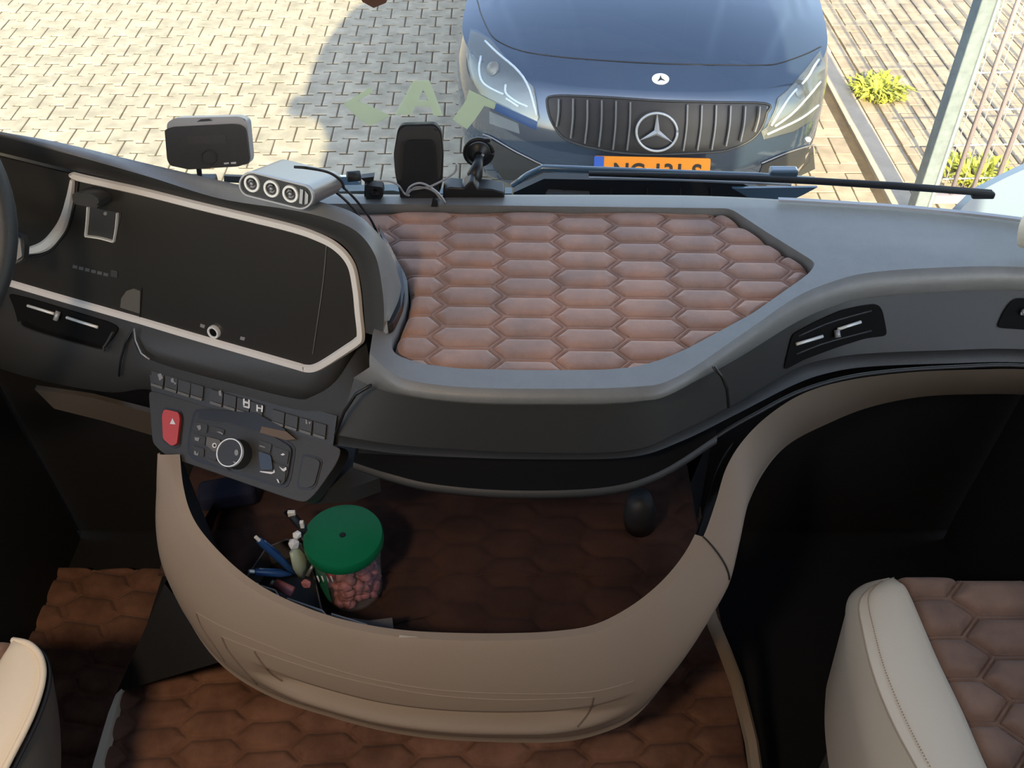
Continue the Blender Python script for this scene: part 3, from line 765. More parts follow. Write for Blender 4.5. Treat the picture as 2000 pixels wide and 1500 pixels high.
# drawer seams on the fascia
def rl(rowa, rowb, x, f):
    return rowa
fy = psurf(plane3(at(800, 800, z=1.955), at(1300, 790, z=1.955), at(1000, 880, z=1.88)))
tube('drawer_seam', [at(*q) for q in ()] or [at(x, y, Y=Y_) for x, y, Y_ in ((1393, 716, .873), (1410, 735, .871), (1420, 760, .872), (1423, 795, .874))], .0022, M['black'], dash, seg=6)
tube('drawer_seam', [at(x, y, Y=Y_) for x, y, Y_ in ((725, 752, .868), (695, 770, .868), (672, 805, .868), (655, 850, .868))], .0022, M['black'], dash, seg=6)
# lower groove line to the right and the panel beneath
U1 = rowx([(1300, 925, 1.81), (1400, 852, 1.835), (1480, 806, 1.855), (1560, 765, 1.865), (1650, 738, 1.868), (1750, 724, 1.87), (1880, 716, 1.873), (2000, 714, 1.875), (2250, 730, 1.875)], 50)
tube('trim_line', U1, .0028, M['deep'], dash, seg=8)
# vents
def msurf(*objs):
    V = []; P = []
    for o in objs:
        b = len(V); V += [v.co+wloc(o) for v in o.data.vertices]; P += [tuple(i+b for i in q.vertices) for q in o.data.polygons]
    T = BVHTree.FromPolygons(V, P)
    def f(x, y):
        d = ray(x, y).normalized(); hit, nn, i, dist = T.ray_cast(CAM, d)
        if hit is None: return at(x, y, z=1.9), Vector((0, -.9, .4)).normalized()
        if nn.dot(d) > 0: nn = -nn
        return hit, nn
    return f
def vent(poly, f, bars, tabs, lb, lines=()):
    ve = thing('air_vent', None, None, tuple(f(*poly[0])[0])); ve.parent = dash; ve.location = WL[ve.name]-WL['dashboard']
    ve['label'] = lb
    patch('frame', rnd(poly, 10), f, .0015, M['ventblack'], ve, step=12, lift=.0012)
    L = lambda q, h: (lambda r: r[0]+r[1]*h)(f(*q))
    for (p0, p1) in bars: tube('bar', [L(p0, .006), L(((p0[0]+p1[0])/2, (p0[1]+p1[1])/2), .006), L(p1, .006)], .0024, M['bright'], ve, seg=8)
    for t in tabs: tube('thumb_tab', [L(t[0], .006), L(t[1], .010)], .004, M['silver'], ve, seg=10)
    for l in lines: tube('louvre', [L(q, .003) for q in cr(l, 8)], .0016, M['deep'], ve, seg=6)
    return ve
def near(row, px):
    best = min(row, key=lambda p: abs(1000+F*p.x/((p.y)*CP+(H-p.z)*SP)-px)); return best
FS = msurf(fasc, nose_)
vent([(1545, 652), (1590, 628), (1640, 606), (1680, 597), (1712, 593), (1722, 605), (1732, 655), (1690, 660), (1640, 675), (1570, 700), (1528, 722)], FS, [((1549, 669), (1601, 654)), ((1631, 641), (1677, 627))], [((1629, 642), (1629, 655))], 'slanted air vent right of the quilted tray', [[(1552, 690), (1610, 668), (1700, 645)], [(1556, 655), (1620, 628), (1700, 606)]])
vent([(1972, 590), (1985, 582), (2080, 588), (2090, 650), (1945, 640), (1958, 610)], FS, [((1990, 612), (2070, 620))], [((1996, 606), (1996, 613))], 'air vent cut by the right edge of the view')
# beige skin and storage bowl ------------------------------------------------
st = [  # inner rim, outer bottom (x, y, z)
 ((335, 888, 1.765), (312, 884, 1.765)), ((341, 950, 1.745), (307, 960, 1.72)), ((356, 1005, 1.72), (309, 1040, 1.67)), ((385, 1052, 1.70), (325, 1120, 1.61)),
 ((440, 1110, 1.675), (365, 1205, 1.55)), ((495, 1152, 1.66), (410, 1275, 1.51)), ((560, 1186, 1.65), (465, 1325, 1.485)), ((640, 1216, 1.64), (545, 1368, 1.465)),
 ((720, 1235, 1.632), (650, 1402, 1.45)), ((800, 1246, 1.63), (750, 1428, 1.44)), ((900, 1251, 1.628), (860, 1444, 1.435)), ((1000, 1251, 1.628), (990, 1450, 1.435)),
 ((1090, 1246, 1.63), (1095, 1449, 1.44)), ((1170, 1232, 1.635), (1170, 1434, 1.45)), ((1240, 1197, 1.65), (1240, 1400, 1.475)), ((1300, 1150, 1.67), (1305, 1325, 1.53)),
 ((1345, 1098, 1.69), (1358, 1240, 1.59)), ((1375, 1045, 1.715), (1400, 1165, 1.635)), ((1398, 980, 1.745), (1428, 1085, 1.68)), ((1418, 915, 1.775), (1455, 1000, 1.72)),
 ((1450, 862, 1.80), (1490, 925, 1.72)), ((1500, 812, 1.825), (1540, 868, 1.66)), ((1570, 768, 1.848), (1620, 826, 1.66)), ((1660, 742, 1.857), (1700, 795, 1.66)), ((1780, 727, 1.862), (1800, 775, 1.66)), ((1900, 722, 1.866), (1910, 770, 1.66)), ((2020, 722, 1.868), (2020, 772, 1.66)), ((2250, 740, 1.868), (2250, 790, 1.66))]
ns = 170
I_ = [at(q[0], q[1], z=q[2]) for q in cr([s[0] for s in st], ns)]; O_ = [at(q[0], q[1], z=q[2]) for q in cr([s[1] for s in st], ns)]
cenB = Vector((-.03, 1.0, 1.6))
def prof(i, f):
    a_, b_ = I_[i], O_[i]; p = a_.lerp(b_, f); t = i/(ns-1)*27
    out_ = Vector((p.x-cenB.x, p.y-cenB.y, 0)).normalized()
    wgt = max(0, min(1, (t-1)/3))*max(0, min(1, (20-t)/3))
    d = .030*math.sin(math.pi*min(1, f*1.05))**.8*(.35+.65*wgt)
    hw_ = max(0, min(1, (t-6.3)/1.2))*max(0, min(1, (13.6-t)/2.0))   # recessed grip of the drawer
    sm_ = lambda a, b: (lambda q: q*q*(3-2*q))(max(0, min(1, (f-a)/(b-a))))
    d -= hw_*.026*sm_(.50, .555)*(1-sm_(.635, .70))
    d += hw_*.007*math.exp(-((f-.73)/.04)**2)
    return p+out_*d
fs = [0, .02, .05, .09, .14, .2, .26, .32, .38, .44, .48, .5, .515, .53, .545, .56, .58, .6, .62, .635, .65, .665, .68, .7, .715, .73, .745, .76, .78, .8, .84, .88, .92, .96, 1.0]
rowsB = [[p.copy() for p in I_]]+[[prof(i, f) for i in range(ns)] for f in fs[1:]]
nL = 126; nB = 107   # stations that belong to the bowl; the rest is the dashboard's skirt
bowl = thing('storage_bowl', 'beige rounded storage bowl with a drawer below the middle of the dashboard', 'storage bin', tuple((I_[60].x, I_[60].y, 1.43)))
bw = loft('shell', [r[:nB] for r in rowsB], M['beige'], bowl)
skirt = loft('lower_skirt', [r[nB-1:] for r in rowsB], M['beige'], dash)
gpts = [rowsB[k][nB-1] for k in range(0, 20)]; tube('joint', [p+Vector((0, -.0005, .0008)) for p in gpts[0:15]], .0013, M['black'], bowl, seg=6)
# inner wall, dark
cin = Vector((-.05, .98, 0))
inn = []
for z_, k in ((None, 0), (None, .012), (1.56, .018), (1.475, .03), (1.455, .06)):
    rr_ = []
    for i in range(nL):
        p = I_[i]; dd = Vector((cin.x-p.x, cin.y-p.y, 0)); dd.normalize()
        q = p+dd*k; q.z = p.z+(.004 if k == 0 else .0) if z_ is None else min(z_, p.z)
        if k == 0: q = p.copy()
        rr_.append(q)
    inn.append(rr_)
loft('inner_rim', [r[:nB] for r in inn[:2]], M['beige'], bowl)
loft('liner', inn[1:], M['carpet'], bowl)
bx = [(p.x, p.y) for p in inn[-1]]
def xr_in(y):
    xs = [x for x, yy in bx if abs(yy-y) < .02] or [-.3, .3]
    l = [x for x in xs if x < -.02]; r_ = [x for x in xs if x > -.02]
    return ((max(l) if l else -.43), (min(r_) if r_ else .28))
def tray_x(y):
    # interval of the tray floor at this depth
    lo, hi = None, None
    for i in range(len(bx)-1):
        (x1, y1), (x2, y2) = bx[i], bx[i+1]
        if (y1-y)*(y2-y) <= 0 and y1 != y2:
            x = x1+(x2-x1)*(y-y1)/(y2-y1)
            if x < -.05: lo = x if lo is None else min(lo, x)
            else: hi = x if hi is None else max(hi, x)
    return (-.60 if lo is None else lo-.08), (.33 if hi is None else hi+.03)
ymin = min(y for x, y in bx)+.012
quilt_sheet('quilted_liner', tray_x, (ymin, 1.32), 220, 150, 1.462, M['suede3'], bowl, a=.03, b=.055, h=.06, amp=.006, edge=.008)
V, Fc = box_geo((-.05, 1.34, 1.66), (1.0, .02, .5)); mk('back_wall', V, Fc, M['carpet'], dash)
# drawer outline (raised panel lines following the bowl)
me = bw.data; off = WL[bw.name]; BB = BVHTree.FromPolygons([v.co+off for v in me.vertices], [tuple(p.vertices) for p in me.polygons])
def bsurf(lift=0):
    def f(x, y):
        d = ray(x, y).normalized(); hit, nn, i, dist = BB.ray_cast(CAM, d)
        if hit is None: return at(x, y, z=1.5), Vector((0, -.7, .7))
        if nn.dot(d) > 0: nn = -nn
        return hit+nn*lift, nn
    return f
def bline(name, pts, r, m, n=40, lift=0): tube(name, [bsurf(lift)(q[0], q[1])[0] for q in cr(pts, n)], r, m, bowl, seg=6)
M['beigedark'] = mat('beige_shadow_gap', (.16, .115, .085), .8)
bline('drawer_gap', [(383, 1196), (395, 1225), (420, 1262), (440, 1292)], .0013, M['beigedark'])
bline('drawer_gap', [(433, 1243), (445, 1268), (470, 1300), (503, 1336)], .0016, M['beigedark'])
bline('drawer_ridge', [(383, 1196), (430, 1222), (500, 1252), (600, 1290), (720, 1325), (850, 1347), (1000, 1355), (1150, 1352), (1240, 1330)], .0013, M['beige'], 70)
bline('drawer_ridge', [(433, 1243), (480, 1262), (540, 1284), (620, 1310), (720, 1335), (850, 1358), (1000, 1367), (1160, 1362)], .0013, M['beige'], 70)
bline('drawer_gap', [(1160, 1362), (1150, 1392), (1128, 1420)], .0013, M['beigedark'])
bline('handle_edge', [(497, 1272), (510, 1292), (530, 1315), (552, 1330)], .0016, M['beigedark'])
# ---------------------------------------------------------------- instrument panel
A0 = at(0, 545, z=1.90); B0 = at(600, 718, z=1.90); C0 = at(150, 340, z=2.10)
IP = plane3(A0, B0, C0); IN = IP[1]
f0 = psurf(IP)
GL = [(-260, 250), (-60, 290), (155, 343), (400, 402), (560, 440), (625, 462), (662, 482), (688, 515), (700, 570), (707, 654), (690, 675), (640, 706), (610, 717), (575, 712), (400, 662), (250, 618), (0, 545), (-260, 470)]
patch('display_panel', rnd(GL, 10, 3), f0, .004, M['screen'], dash, lift=-.002)
def pstrip(name, pts, w, m, lift=.003, h=.004, n=60, par=dash):
    return strip(name, [f0(q[0], q[1])[0]+IN*lift for q in cr(pts, n)], IN, w, h, m, par)
TRIM = [(143, 338), (160, 346), (280, 373), (400, 403), (560, 441), (622, 461), (662, 483), (688, 515), (698, 560), (703, 610), (707, 654), (700, 666), (680, 680), (640, 706), (618, 717), (600, 718), (575, 711), (400, 661), (250, 617), (120, 580), (0, 545), (-150, 503)]
pstrip('chrome_trim', TRIM, [.005+.0075*min(1, i/8) for i in range(200)], M['chrome'], n=200)
pstrip('chrome_trim', [(146, 350), (140, 385), (128, 430), (112, 458), (90, 479), (62, 488), (40, 489)], [.006+.011*math.sin(math.pi*i/39) for i in range(40)], M['chrome'], n=40)
pstrip('trim_shadow_gap', [(156, 352), (150, 390), (137, 440), (118, 470), (95, 492), (60, 502)], .004, M['black'], n=40, lift=.002, h=.002)
pstrip('screen_seam', [(640, 478), (632, 560), (613, 690)], .0008, M['dim'], h=.0006)
# buttons in the panel
fl = lambda d: psurf(IP, d)
kb = thing('park_brake_lever', None, None, tuple(f0(200, 385)[0])); kb.parent = dash; kb.location = WL[kb.name]-WL['dashboard']; kb['label'] = 'rounded grey parking brake lever on the display panel'
patch('lever', rnd([(168, 366), (205, 366), (222, 378), (220, 396), (172, 388)], 8), fl(0), .028, M['fascia'], kb, bev=.006)
patch('lever_arm', rnd([(174, 380), (214, 388), (205, 402), (176, 396)], 5), fl(0), .012, M['deep'], kb, bev=.003)
patch('socket', rnd([(176, 402), (240, 415), (228, 473), (171, 458)], 4), fl(0), .003, M['deep'], kb)
pstrip('chrome_frame', [(177, 402), (175, 430), (172, 458)], .0028, M['bright'], par=kb, n=8); pstrip('chrome_frame', [(172, 459), (200, 463), (226, 470)], .0032, M['bright'], par=kb, n=8); pstrip('chrome_frame', [(227, 470), (232, 440), (234, 414)], .0018, M['bright'], par=kb, n=8)
patch('button_mark', circ(206, 417, 3.5), fl(.003), .0006, M['dim'], kb)
for q in ([(152, 500), (170, 503), (169, 509), (151, 506)],): pass
for x in range(6): patch('panel_legend', [(143+x*12, 517+x*3), (152+x*12, 519+x*3), (151+x*12, 525+x*3), (142+x*12, 523+x*3)], fl(.002), .0006, M['legend'], dash)
patch('panel_button', rnd([(218, 526), (231, 529), (230, 542), (217, 539)], 2), fl(.002), .0015, M['fascia'], dash)
patch('panel_tab', [(248, 568), (262, 563), (275, 568), (274, 612), (236, 600), (238, 582)], fl(.002), .0015, M['seatgrey'], dash)
pstrip('screen_edge', [(280, 560), (278, 590), (276, 618)], .001, M['black'], lift=.003, h=.001, n=8)
kn = thing('volume_knob', None, None, tuple(f0(420, 647)[0])); kn.parent = dash; kn.location = WL[kn.name]-WL['dashboard']
kc, _ = fl(.002)(420, 647)
lathe('knob_body', [(0, .005), (.0058, .005), (.0066, .004), (.0068, 0)], kc, M['gloss'], kn, axis=IN, seg=28)
lathe('knob_ring', [(.0062, .0045), (.0070, .006), (.0090, .006), (.0098, .004), (.0098, 0)], kc, M['bright'], kn, axis=IN, seg=28)
patch('mark', [(392, 632), (401, 635), (399, 641), (391, 638)], fl(.002), .0005, M['dim'], dash); patch('mark', [(470, 657), (479, 659), (477, 665), (469, 663)], fl(.002), .0005, M['dim'], dash)
# hood above and around the panel
def ipz(px, py, d): return at(px, py, plane=(IP[0]+IN*d, IN))
nH = 60
H0 = [ipz(q[0], q[1], .006) for q in cr([(-300, 235), (-60, 284), (145, 333), (280, 366), (400, 396), (560, 434), (625, 455), (668, 477), (695, 513), (706, 560), (711, 610), (714, 650)], nH)]
H1 = [ipz(q[0], q[1], .016) for q in cr([(-300, 215), (-60, 268), (130, 318), (280, 352), (400, 384), (560, 424), (630, 445), (680, 468), (710, 506), (724, 560), (729, 610), (731, 655)], nH)]
H2 = [ipz(q[0], q[1], .018) for q in cr([(-300, 200), (-60, 252), (130, 300), (290, 345), (430, 388), (570, 410), (650, 430), (700, 455), (733, 500), (746, 560), (750, 610), (748, 660)], nH)]
H3 = rowx([(-300, 170, 2.20), (-100, 236, 2.19), (0, 257, 2.185), (120, 279, 2.18), (290, 320, 2.165), (450, 357, 2.15), (600, 388, 2.13), (690, 415, 2.11), (735, 455, 2.085), (760, 510, 2.055), (764, 575, 2.02), (757, 650, 1.99)], nH)
H3 = [at(1000+F*p.x/(p.y*CP+(H-p.z)*SP), 750+F*((H-p.z)*CP-p.y*SP)/(p.y*CP+(H-p.z)*SP), z=q.z+.012) for p, q in zip(H3, H2)]
H4 = [p+Vector((.006*(i/nH), .018, -.022)) for i, p in enumerate(H3)]
gH = lambda i: max(0, 1-i/(nH*.62))
H5 = [Vector((p.x+.004*(i/nH), p.y+.012+.10*gH(i), min(p.z-.04-.09*gH(i), 2.05))) for i, p in enumerate(H4)]
H6 = [Vector((p.x+.002*(i/nH), p.y+.01+.03*gH(i), 1.95)) for i, p in enumerate(H5)]
loft('shaded_hood_face', [H0, [a_*.5+b_*.5 for a_, b_ in zip(H0, H1)], H1, H2], M['fascia'], dash)  # same plastic as the hood; its shade is put into this darker material
H2b = [a_.lerp(b_, .12) for a_, b_ in zip(H2, H3)]
loft('hood', [H2, H2b, [a_.lerp(b_, .6) for a_, b_ in zip(H2, H3)], H3, H4, H5, H6], M['dash'], dash)
patch('hood_flank', rnd([(738, 448), (762, 492), (786, 540), (792, 578), (786, 612), (770, 646), (757, 654), (764, 600), (766, 560), (758, 508)], 8), zsurf(2.001), .014, M['gloss'], dash, bev=.003)
strip('glass_edge', [at(q[0], q[1]-2, z=2.004) for q in cr([(1520, 393), (1600, 397), (1800, 411), (2000, 433), (2200, 468)], 40)], Vector((0, 0, 1)), .012, .003, M['silver'], dash)
# bezel lower part: inclined lip below chrome trim
nl = 60
lip0 = [ipz(q[0], q[1], .004) for q in cr([(265, 624), (400, 664), (575, 714), (612, 721), (645, 707), (690, 680), (711, 660)], nl)]
lip1 = [ipz(q[0], q[1], .014) for q in cr([(262, 645), (285, 700), (430, 742), (570, 776), (605, 780), (650, 766), (700, 715)], nl)]
lip1 = [at(q[0], q[1], z=q[2]) for q in cr([(258, 650, 1.885), (272, 690, 1.868), (320, 712, 1.86), (430, 742, 1.855), (560, 775, 1.853), (605, 779, 1.855), (650, 765, 1.866), (685, 725, 1.885), (722, 668, 1.91)], nl)]
lip2 = [p+Vector((0, .01, -.012)) for p in lip1]
loft('lower_bezel', [lip0, [a_.lerp(b_, .6)+IN*.004 for a_, b_ in zip(lip0, lip1)], lip1, lip2], M['fascia'], dash)
tube('bezel_line', [at(x, y, z=z) for x, y, z in ((262, 642, 1.898), (265, 665, 1.885), (276, 690, 1.875), (292, 702, 1.871))], .0014, M['silver'], dash, seg=6)
# face left of and below the panel
LF0 = [ipz(q[0], q[1], -.004) for q in cr([(-300, 455), (0, 545), (250, 618), (575, 712), (640, 706), (712, 655)], nl)]
LF1 = rowx([(-300, 530, 1.83), (0, 640, 1.82), (240, 700, 1.83), (300, 722, 1.833), (450, 762, 1.835), (600, 800, 1.84), (700, 790, 1.86), (730, 740, 1.89)], nl)
LF2 = rowx([(-300, 600, 1.76), (0, 720, 1.75), (200, 765, 1.77), (300, 762, 1.80), (450, 810, 1.80), (600, 850, 1.805), (680, 868, 1.81), (720, 800, 1.85)], nl)
LF3 = [p+Vector((0, .05, -.03)) for p in LF2]
lface = loft('left_face', [LF0, LF1, LF2, LF3], M['fascia'], dash)
LFp = plane3(near(LF0, 30), near(LF0, 220), near(LF1, 120)); LFp = (LFp[0]+LFp[1]*.012, LFp[1])
vent([(18, 572), (60, 582), (215, 628), (236, 640), (205, 682), (190, 680), (40, 638), (30, 600)], msurf(lface), [((60, 595), (112, 611)), ((136, 618), (197, 637))], [((120, 606), (118, 622))], 'air vent below the display panel near the steering wheel')
strip('vent_lip', [psurf(LFp, .003)(q[0], q[1])[0] for q in cr([(38, 628), (60, 645), (190, 682), (205, 676), (222, 648)], 24)], LFp[1], .004, .003, M['fascia'], dash)
tube('face_seam', [at(x, y, plane=(LFp[0]+LFp[1]*-.004, LFp[1])) for x, y in ((262, 638), (245, 670), (235, 705), (232, 735))], .0018, M['black'], dash, seg=6)
# beige underside strip of the left face
patch('knee_trim', [(72, 752), (180, 768), (298, 798), (300, 842), (210, 815), (110, 790)], psurf((Vector((0, 1.10, 1.75)), Vector((0, -1, .05)).normalized())), .01, M['knee'], dash)
# switch rows
SWp = plane3(at(300, 762, z=1.80), at(650, 868, z=1.805), at(450, 742, z=1.838)); SWp = (SWp[0]+SWp[1]*.006, SWp[1]); fsw = psurf(SWp)
patch('switch_strip', [(292, 706), (430, 746), (560, 784), (660, 812), (652, 872), (560, 846), (430, 804), (298, 763)], fsw, .006, M['deep'], dash, lift=-.003)
sw = [(301, 727), (328, 735), (353, 743), (378, 750), (416, 762), (442, 770), (468, 778), (494, 786), (536, 801), (562, 809), (590, 817), (617, 825)]
for i, (x, y) in enumerate(sw):
    s = thing('switch', None, None, tuple(fsw(x, y)[0])); s.parent = dash; s.location = WL[s.name]-WL['dashboard']
    V, Fc = patch_geo([(x, y-2), (x+24, y+5), (x+22, y+27), (x-1, y+20)], fsw, .003, None, .003); mk('key', V, Fc, M['fascia'], s)
    V, Fc = patch_geo([(x, y+21), (x+22, y+28), (x+21, y+33), (x-1, y+26)], fsw, .004, None, .003); mk('key_edge', V, Fc, M['seatgrey'], s)
fm = psurf(SWp, .0065)
def mark(polys, m, par=dash, f=fm, nm='symbol'):
    V, Fc = merge([patch_geo(p, f, .0004) for p in polys]); return mk(nm, V, Fc, m, par)
mark([[(308, 731), (314, 729), (319, 738), (312, 744)], [(334, 740), (339, 738), (340, 748), (334, 746)], [(340, 745), (345, 749), (341, 752)]], M['dim'])
mark([[(427, 764), (432, 762), (433, 774), (428, 772)]], M['dim'])
mark([[(475, 779), (478, 778), (478, 792), (475, 791)], [(478, 783), (486, 786), (486, 789), (478, 787)], [(485, 780), (488, 781), (488, 795), (485, 794)], [(475, 792), (488, 795), (487, 798), (476, 795)]], M['white'])
mark([[(501, 790), (504, 791), (504, 804), (501, 803)], [(504, 795), (511, 797), (511, 799), (504, 798)], [(511, 791), (514, 793), (513, 805), (510, 804)]], M['white'])
mark([[(597, 819), (600, 820), (601, 829), (597, 827)], [(602, 824), (608, 824), (605, 830)]], M['dim'])
# climate console ------------------------------------------------------
CPL = plane3(at(300, 768, z=1.80), at(655, 875, z=1.805), at(460, 950, z=1.745)); fc = psurf(CPL)
fcl = lambda d: psurf(CPL, d)
con = rnd([(294, 762), (400, 792), (560, 842), (672, 876), (662, 905), (622, 962), (600, 984), (560, 972), (440, 930), (330, 892), (302, 868)], 14, 3)
patch('climate_console', con, fc, .03, M['fascia'], dash, lift=-.024, bev=.003)
patch('console_side', [(668, 880), (735, 905), (745, 960), (690, 980), (610, 985), (625, 962)], zsurf(1.72), .03, M['deep'], dash)
cpn = thing('climate_panel', None, None, tuple(fc(470, 880)[0])); cpn.parent = dash; cpn.location = WL[cpn.name]-WL['dashboard']
PNL = rnd([(380, 798), (420, 800), (500, 825), (574, 868), (578, 880), (568, 940), (558, 955), (530, 948), (380, 900), (366, 885), (368, 850)], 12, 3)
patch('panel_gap', PNL, fcl(.006), .001, M['black'], cpn)
patch('panel_face', rnd([(384, 805), (424, 806), (500, 832), (568, 872), (571, 882), (562, 934), (552, 949), (530, 942), (384, 894), (372, 882), (374, 852)], 10, 3), fcl(.007), .003, M['deep'], cpn)
patch('display_window', rnd([(392, 800), (500, 806), (560, 840), (552, 856), (500, 842), (440, 824), (388, 818)], 5), fcl(.010), .002, M['black'], cpn)
patch('strip_label', [(512, 833), (560, 843), (578, 858), (560, 860), (508, 845)], fcl(.012), .001, M['beigedark'], cpn)
for p in ([(380, 823), (407, 830), (405, 847), (378, 840)], [(377, 846), (403, 854), (401, 870), (376, 863)], [(376, 870), (400, 877), (399, 893), (380, 887)], [(413, 832), (440, 840), (438, 850), (411, 843)], [(404, 894), (430, 903), (450, 920), (404, 900)], [(404, 872), (425, 885), (423, 900), (402, 893)], [(508, 860), (532, 868), (528, 886), (504, 876)], [(535, 872), (566, 882), (562, 906), (532, 898)], [(531, 903), (560, 911), (557, 940), (528, 930)]):
    V, Fc = patch_geo(rnd(p, 3), fcl(.010), .0018); mk('button', V, Fc, M['fascia'], cpn)
V, Fc = patch_geo(rnd([(406, 853), (432, 860), (436, 880), (420, 883), (404, 870)], 4), fcl(.010), .003); mk('button', V, Fc, M['seatgrey'], cpn)
V, Fc = patch_geo(rnd([(508, 882), (532, 890), (536, 918), (512, 918)], 5), fcl(.010), .005); mk('button', V, Fc, M['gloss'], cpn)
mark([[(423, 843), (430, 843), (436, 847), (435, 849), (429, 846)], [(507, 869), (518, 873), (518, 875), (507, 872)], [(384, 832), (392, 830), (393, 838), (389, 841)], [(380, 854), (390, 855), (388, 862), (381, 860)], [(379, 881), (383, 881), (384, 887), (388, 882), (387, 890), (380, 888)]], M['dim'], cpn, fcl(.0125))
mark([[(548, 888), (553, 885), (557, 888), (552, 890)], [(545, 911), (553, 916), (559, 912), (560, 917), (555, 921), (551, 919)], [(540, 935), (544, 937), (546, 944), (543, 942)], [(508, 920), (533, 922), (536, 917), (537, 923), (530, 926), (508, 922)]], M['white'], cpn, fcl(.0125))
mark([circ(419, 870, 4.5, 5)], M['white'], cpn, fcl(.0135)); mark([circ(419, 870, 2.2, 2.7)], M['black'], cpn, fcl(.0142))
kc, _ = fcl(.010)(466, 888)
kp = thing('temperature_knob', None, None, tuple(kc)); kp.parent = dash; kp.location = WL[kp.name]-WL['dashboard']
lathe('dial_body', [(.022, -.004), (.021, .018), (.0195, .0235), (.019, .0245), (0, .0245)], kc, M['deep'], kp, axis=CPL[1], seg=40)
lathe('dial_ring', [(.0185, .022), (.0190, .0262), (.0203, .0262), (.0208, .022)], kc, M['bright'], kp, axis=CPL[1], seg=40)
mark([circ(462, 884, 4, 6), [(455, 901), (464, 903), (460, 909)]], M['dim'], kp, fcl(.0352))
hz = thing('hazard_switch', None, None, tuple(fc(336, 835)[0])); hz.parent = dash; hz.location = WL[hz.name]-WL['dashboard']; hz['label'] = 'red hazard warning switch with a white triangle'
HZ = [(324, 800), (352, 806), (355, 818), (349, 868), (338, 872), (322, 858), (320, 812)]
patch('switch_surround', rnd([(322, 795), (354, 802), (359, 816), (353, 872), (340, 877), (318, 862), (317, 806)], 5), fcl(.006), .001, M['black'], hz)
patch('red_key', rnd(HZ, 5), fcl(.007), .005, M['red'], hz, bev=.0012)
mark([[(337, 817), (343, 829), (332, 828)]], M['white'], hz, fcl(.0122), nm='triangle')
bc = thing('blank_cover', None, None, tuple(fc(605, 922)[0])); bc.parent = dash; bc.location = WL[bc.name]-WL['dashboard']
patch('cover_gap', rnd([(592, 886), (620, 892), (631, 900), (618, 950), (606, 958), (584, 956), (580, 946)], 7), fcl(.006), .0012, M['black'], bc)
patch('cover_face', rnd([(594, 891), (618, 896), (627, 903), (615, 947), (604, 953), (588, 951), (585, 944)], 6), fcl(.0068), .0025, M['fascia'], bc)
# dark firewall, footwells, tunnel
V, Fc = box_geo((0, 1.33, 1.47), (1.98, .03, .70)); mk('firewall', V, Fc, M['carpet'], kind='structure')
Tz = 1.24
a_ = at(228, 1352, z=Tz); b_ = at(415, 1277, z=Tz); t_ = at(322, 1140, z=1.56); t2 = at(440, 1290, z=1.50); back = Vector((-.50, 1.32, 1.44)); backb = Vector((a_.x+.05, 1.32, Tz)); rtb = Vector((.4, 1.32, Tz)); rt = Vector((.4, 1.32, 1.44)); rf_ = Vector((.32, 1.02, Tz)); rft = Vector((.25, 1.0, 1.42))
mk('engine_cover', [a_, b_, t_, t2, back, backb, rf_, rft, rtb, rt], [(0, 1, 3, 2), (0, 2, 4, 5), (1, 6, 7, 3), (6, 8, 9, 7)], M['carpet'], kind='structure')
patch('cover_edge', [(404, 1280), (418, 1270), (430, 1282), (330, 1312), (240, 1345), (236, 1338)], zsurf(Tz+.012), .004, M['black'], label='thin black edge strip where the console meets the quilted tunnel mat', cat='trim')
V, Fc = box_geo((-.145, .55, 1.17), (1.10, 1.3, .10)); mk('tunnel', V, Fc, M['carpet'], kind='structure')
def cx_(y):
    return (-.692 if y < .86 else min(.3, -.692+(y-.86)*1.75)), .395
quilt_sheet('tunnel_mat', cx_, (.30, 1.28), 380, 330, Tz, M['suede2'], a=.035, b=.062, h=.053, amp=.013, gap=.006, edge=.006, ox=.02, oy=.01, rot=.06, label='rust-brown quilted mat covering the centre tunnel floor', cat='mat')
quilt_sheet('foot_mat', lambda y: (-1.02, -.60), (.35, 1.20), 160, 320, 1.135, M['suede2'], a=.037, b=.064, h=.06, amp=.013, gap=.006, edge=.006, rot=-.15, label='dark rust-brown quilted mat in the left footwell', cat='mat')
strip('mat_piping', [at(*q, z=Tz+.006) for q in ((243, 1352), (234, 1364), (222, 1400), (208, 1450), (194, 1500), (176, 1570))], Vector((0, 0, 1)), [.006, .014, .020, .022, .023, .024], .012, M['cream'], label='cream piping along the left edge of the tunnel mat', cat='trim')
strip('tunnel_edging', [at(x, y, z=z) for x, y, z in ((1382, 1180, 1.56), (1392, 1215, 1.50), (1415, 1270, 1.42), (1438, 1330, 1.36), (1456, 1400, 1.30), (1468, 1450, 1.28), (1478, 1520, 1.26), (1484, 1600, 1.25))], Vector((-.1, -.3, .95)).normalized(), .023, .008, M['beige'], label='narrow grey-beige edging running down from the bowl into the right footwell', cat='trim')
# quilted pad in the tray ---------------------------------------------
padx = [(p.x, p.y) for p in trw]
def pad_x(y):
    xs = []
    for i in range(len(padx)):
        (x1, y1), (x2, y2) = padx[i], padx[(i+1) % len(padx)]
        if (y1-y)*(y2-y) <= 0 and abs(y1-y2) > 1e-9: xs.append(x1+(x2-x1)*(y-y1)/(y2-y1))
    if not xs: xs = [0, .1]
    return min(xs)+.002, max(xs)-.002
py0 = min(p[1] for p in padx)+.001; py1 = max(p[1] for p in padx)-.001
c0 = at(1032, 640, z=1.985)
quilt_sheet('tray_pad', pad_x, (py0, py1), 420, 330, 1.984, M['suede'], a=.031, b=.050, h=.0437, amp=.008, rot=-.02, ox=c0.x, oy=c0.y, edge=.012, gap=.0065, label='brown quilted suede pad filling the dashboard tray', cat='pad')
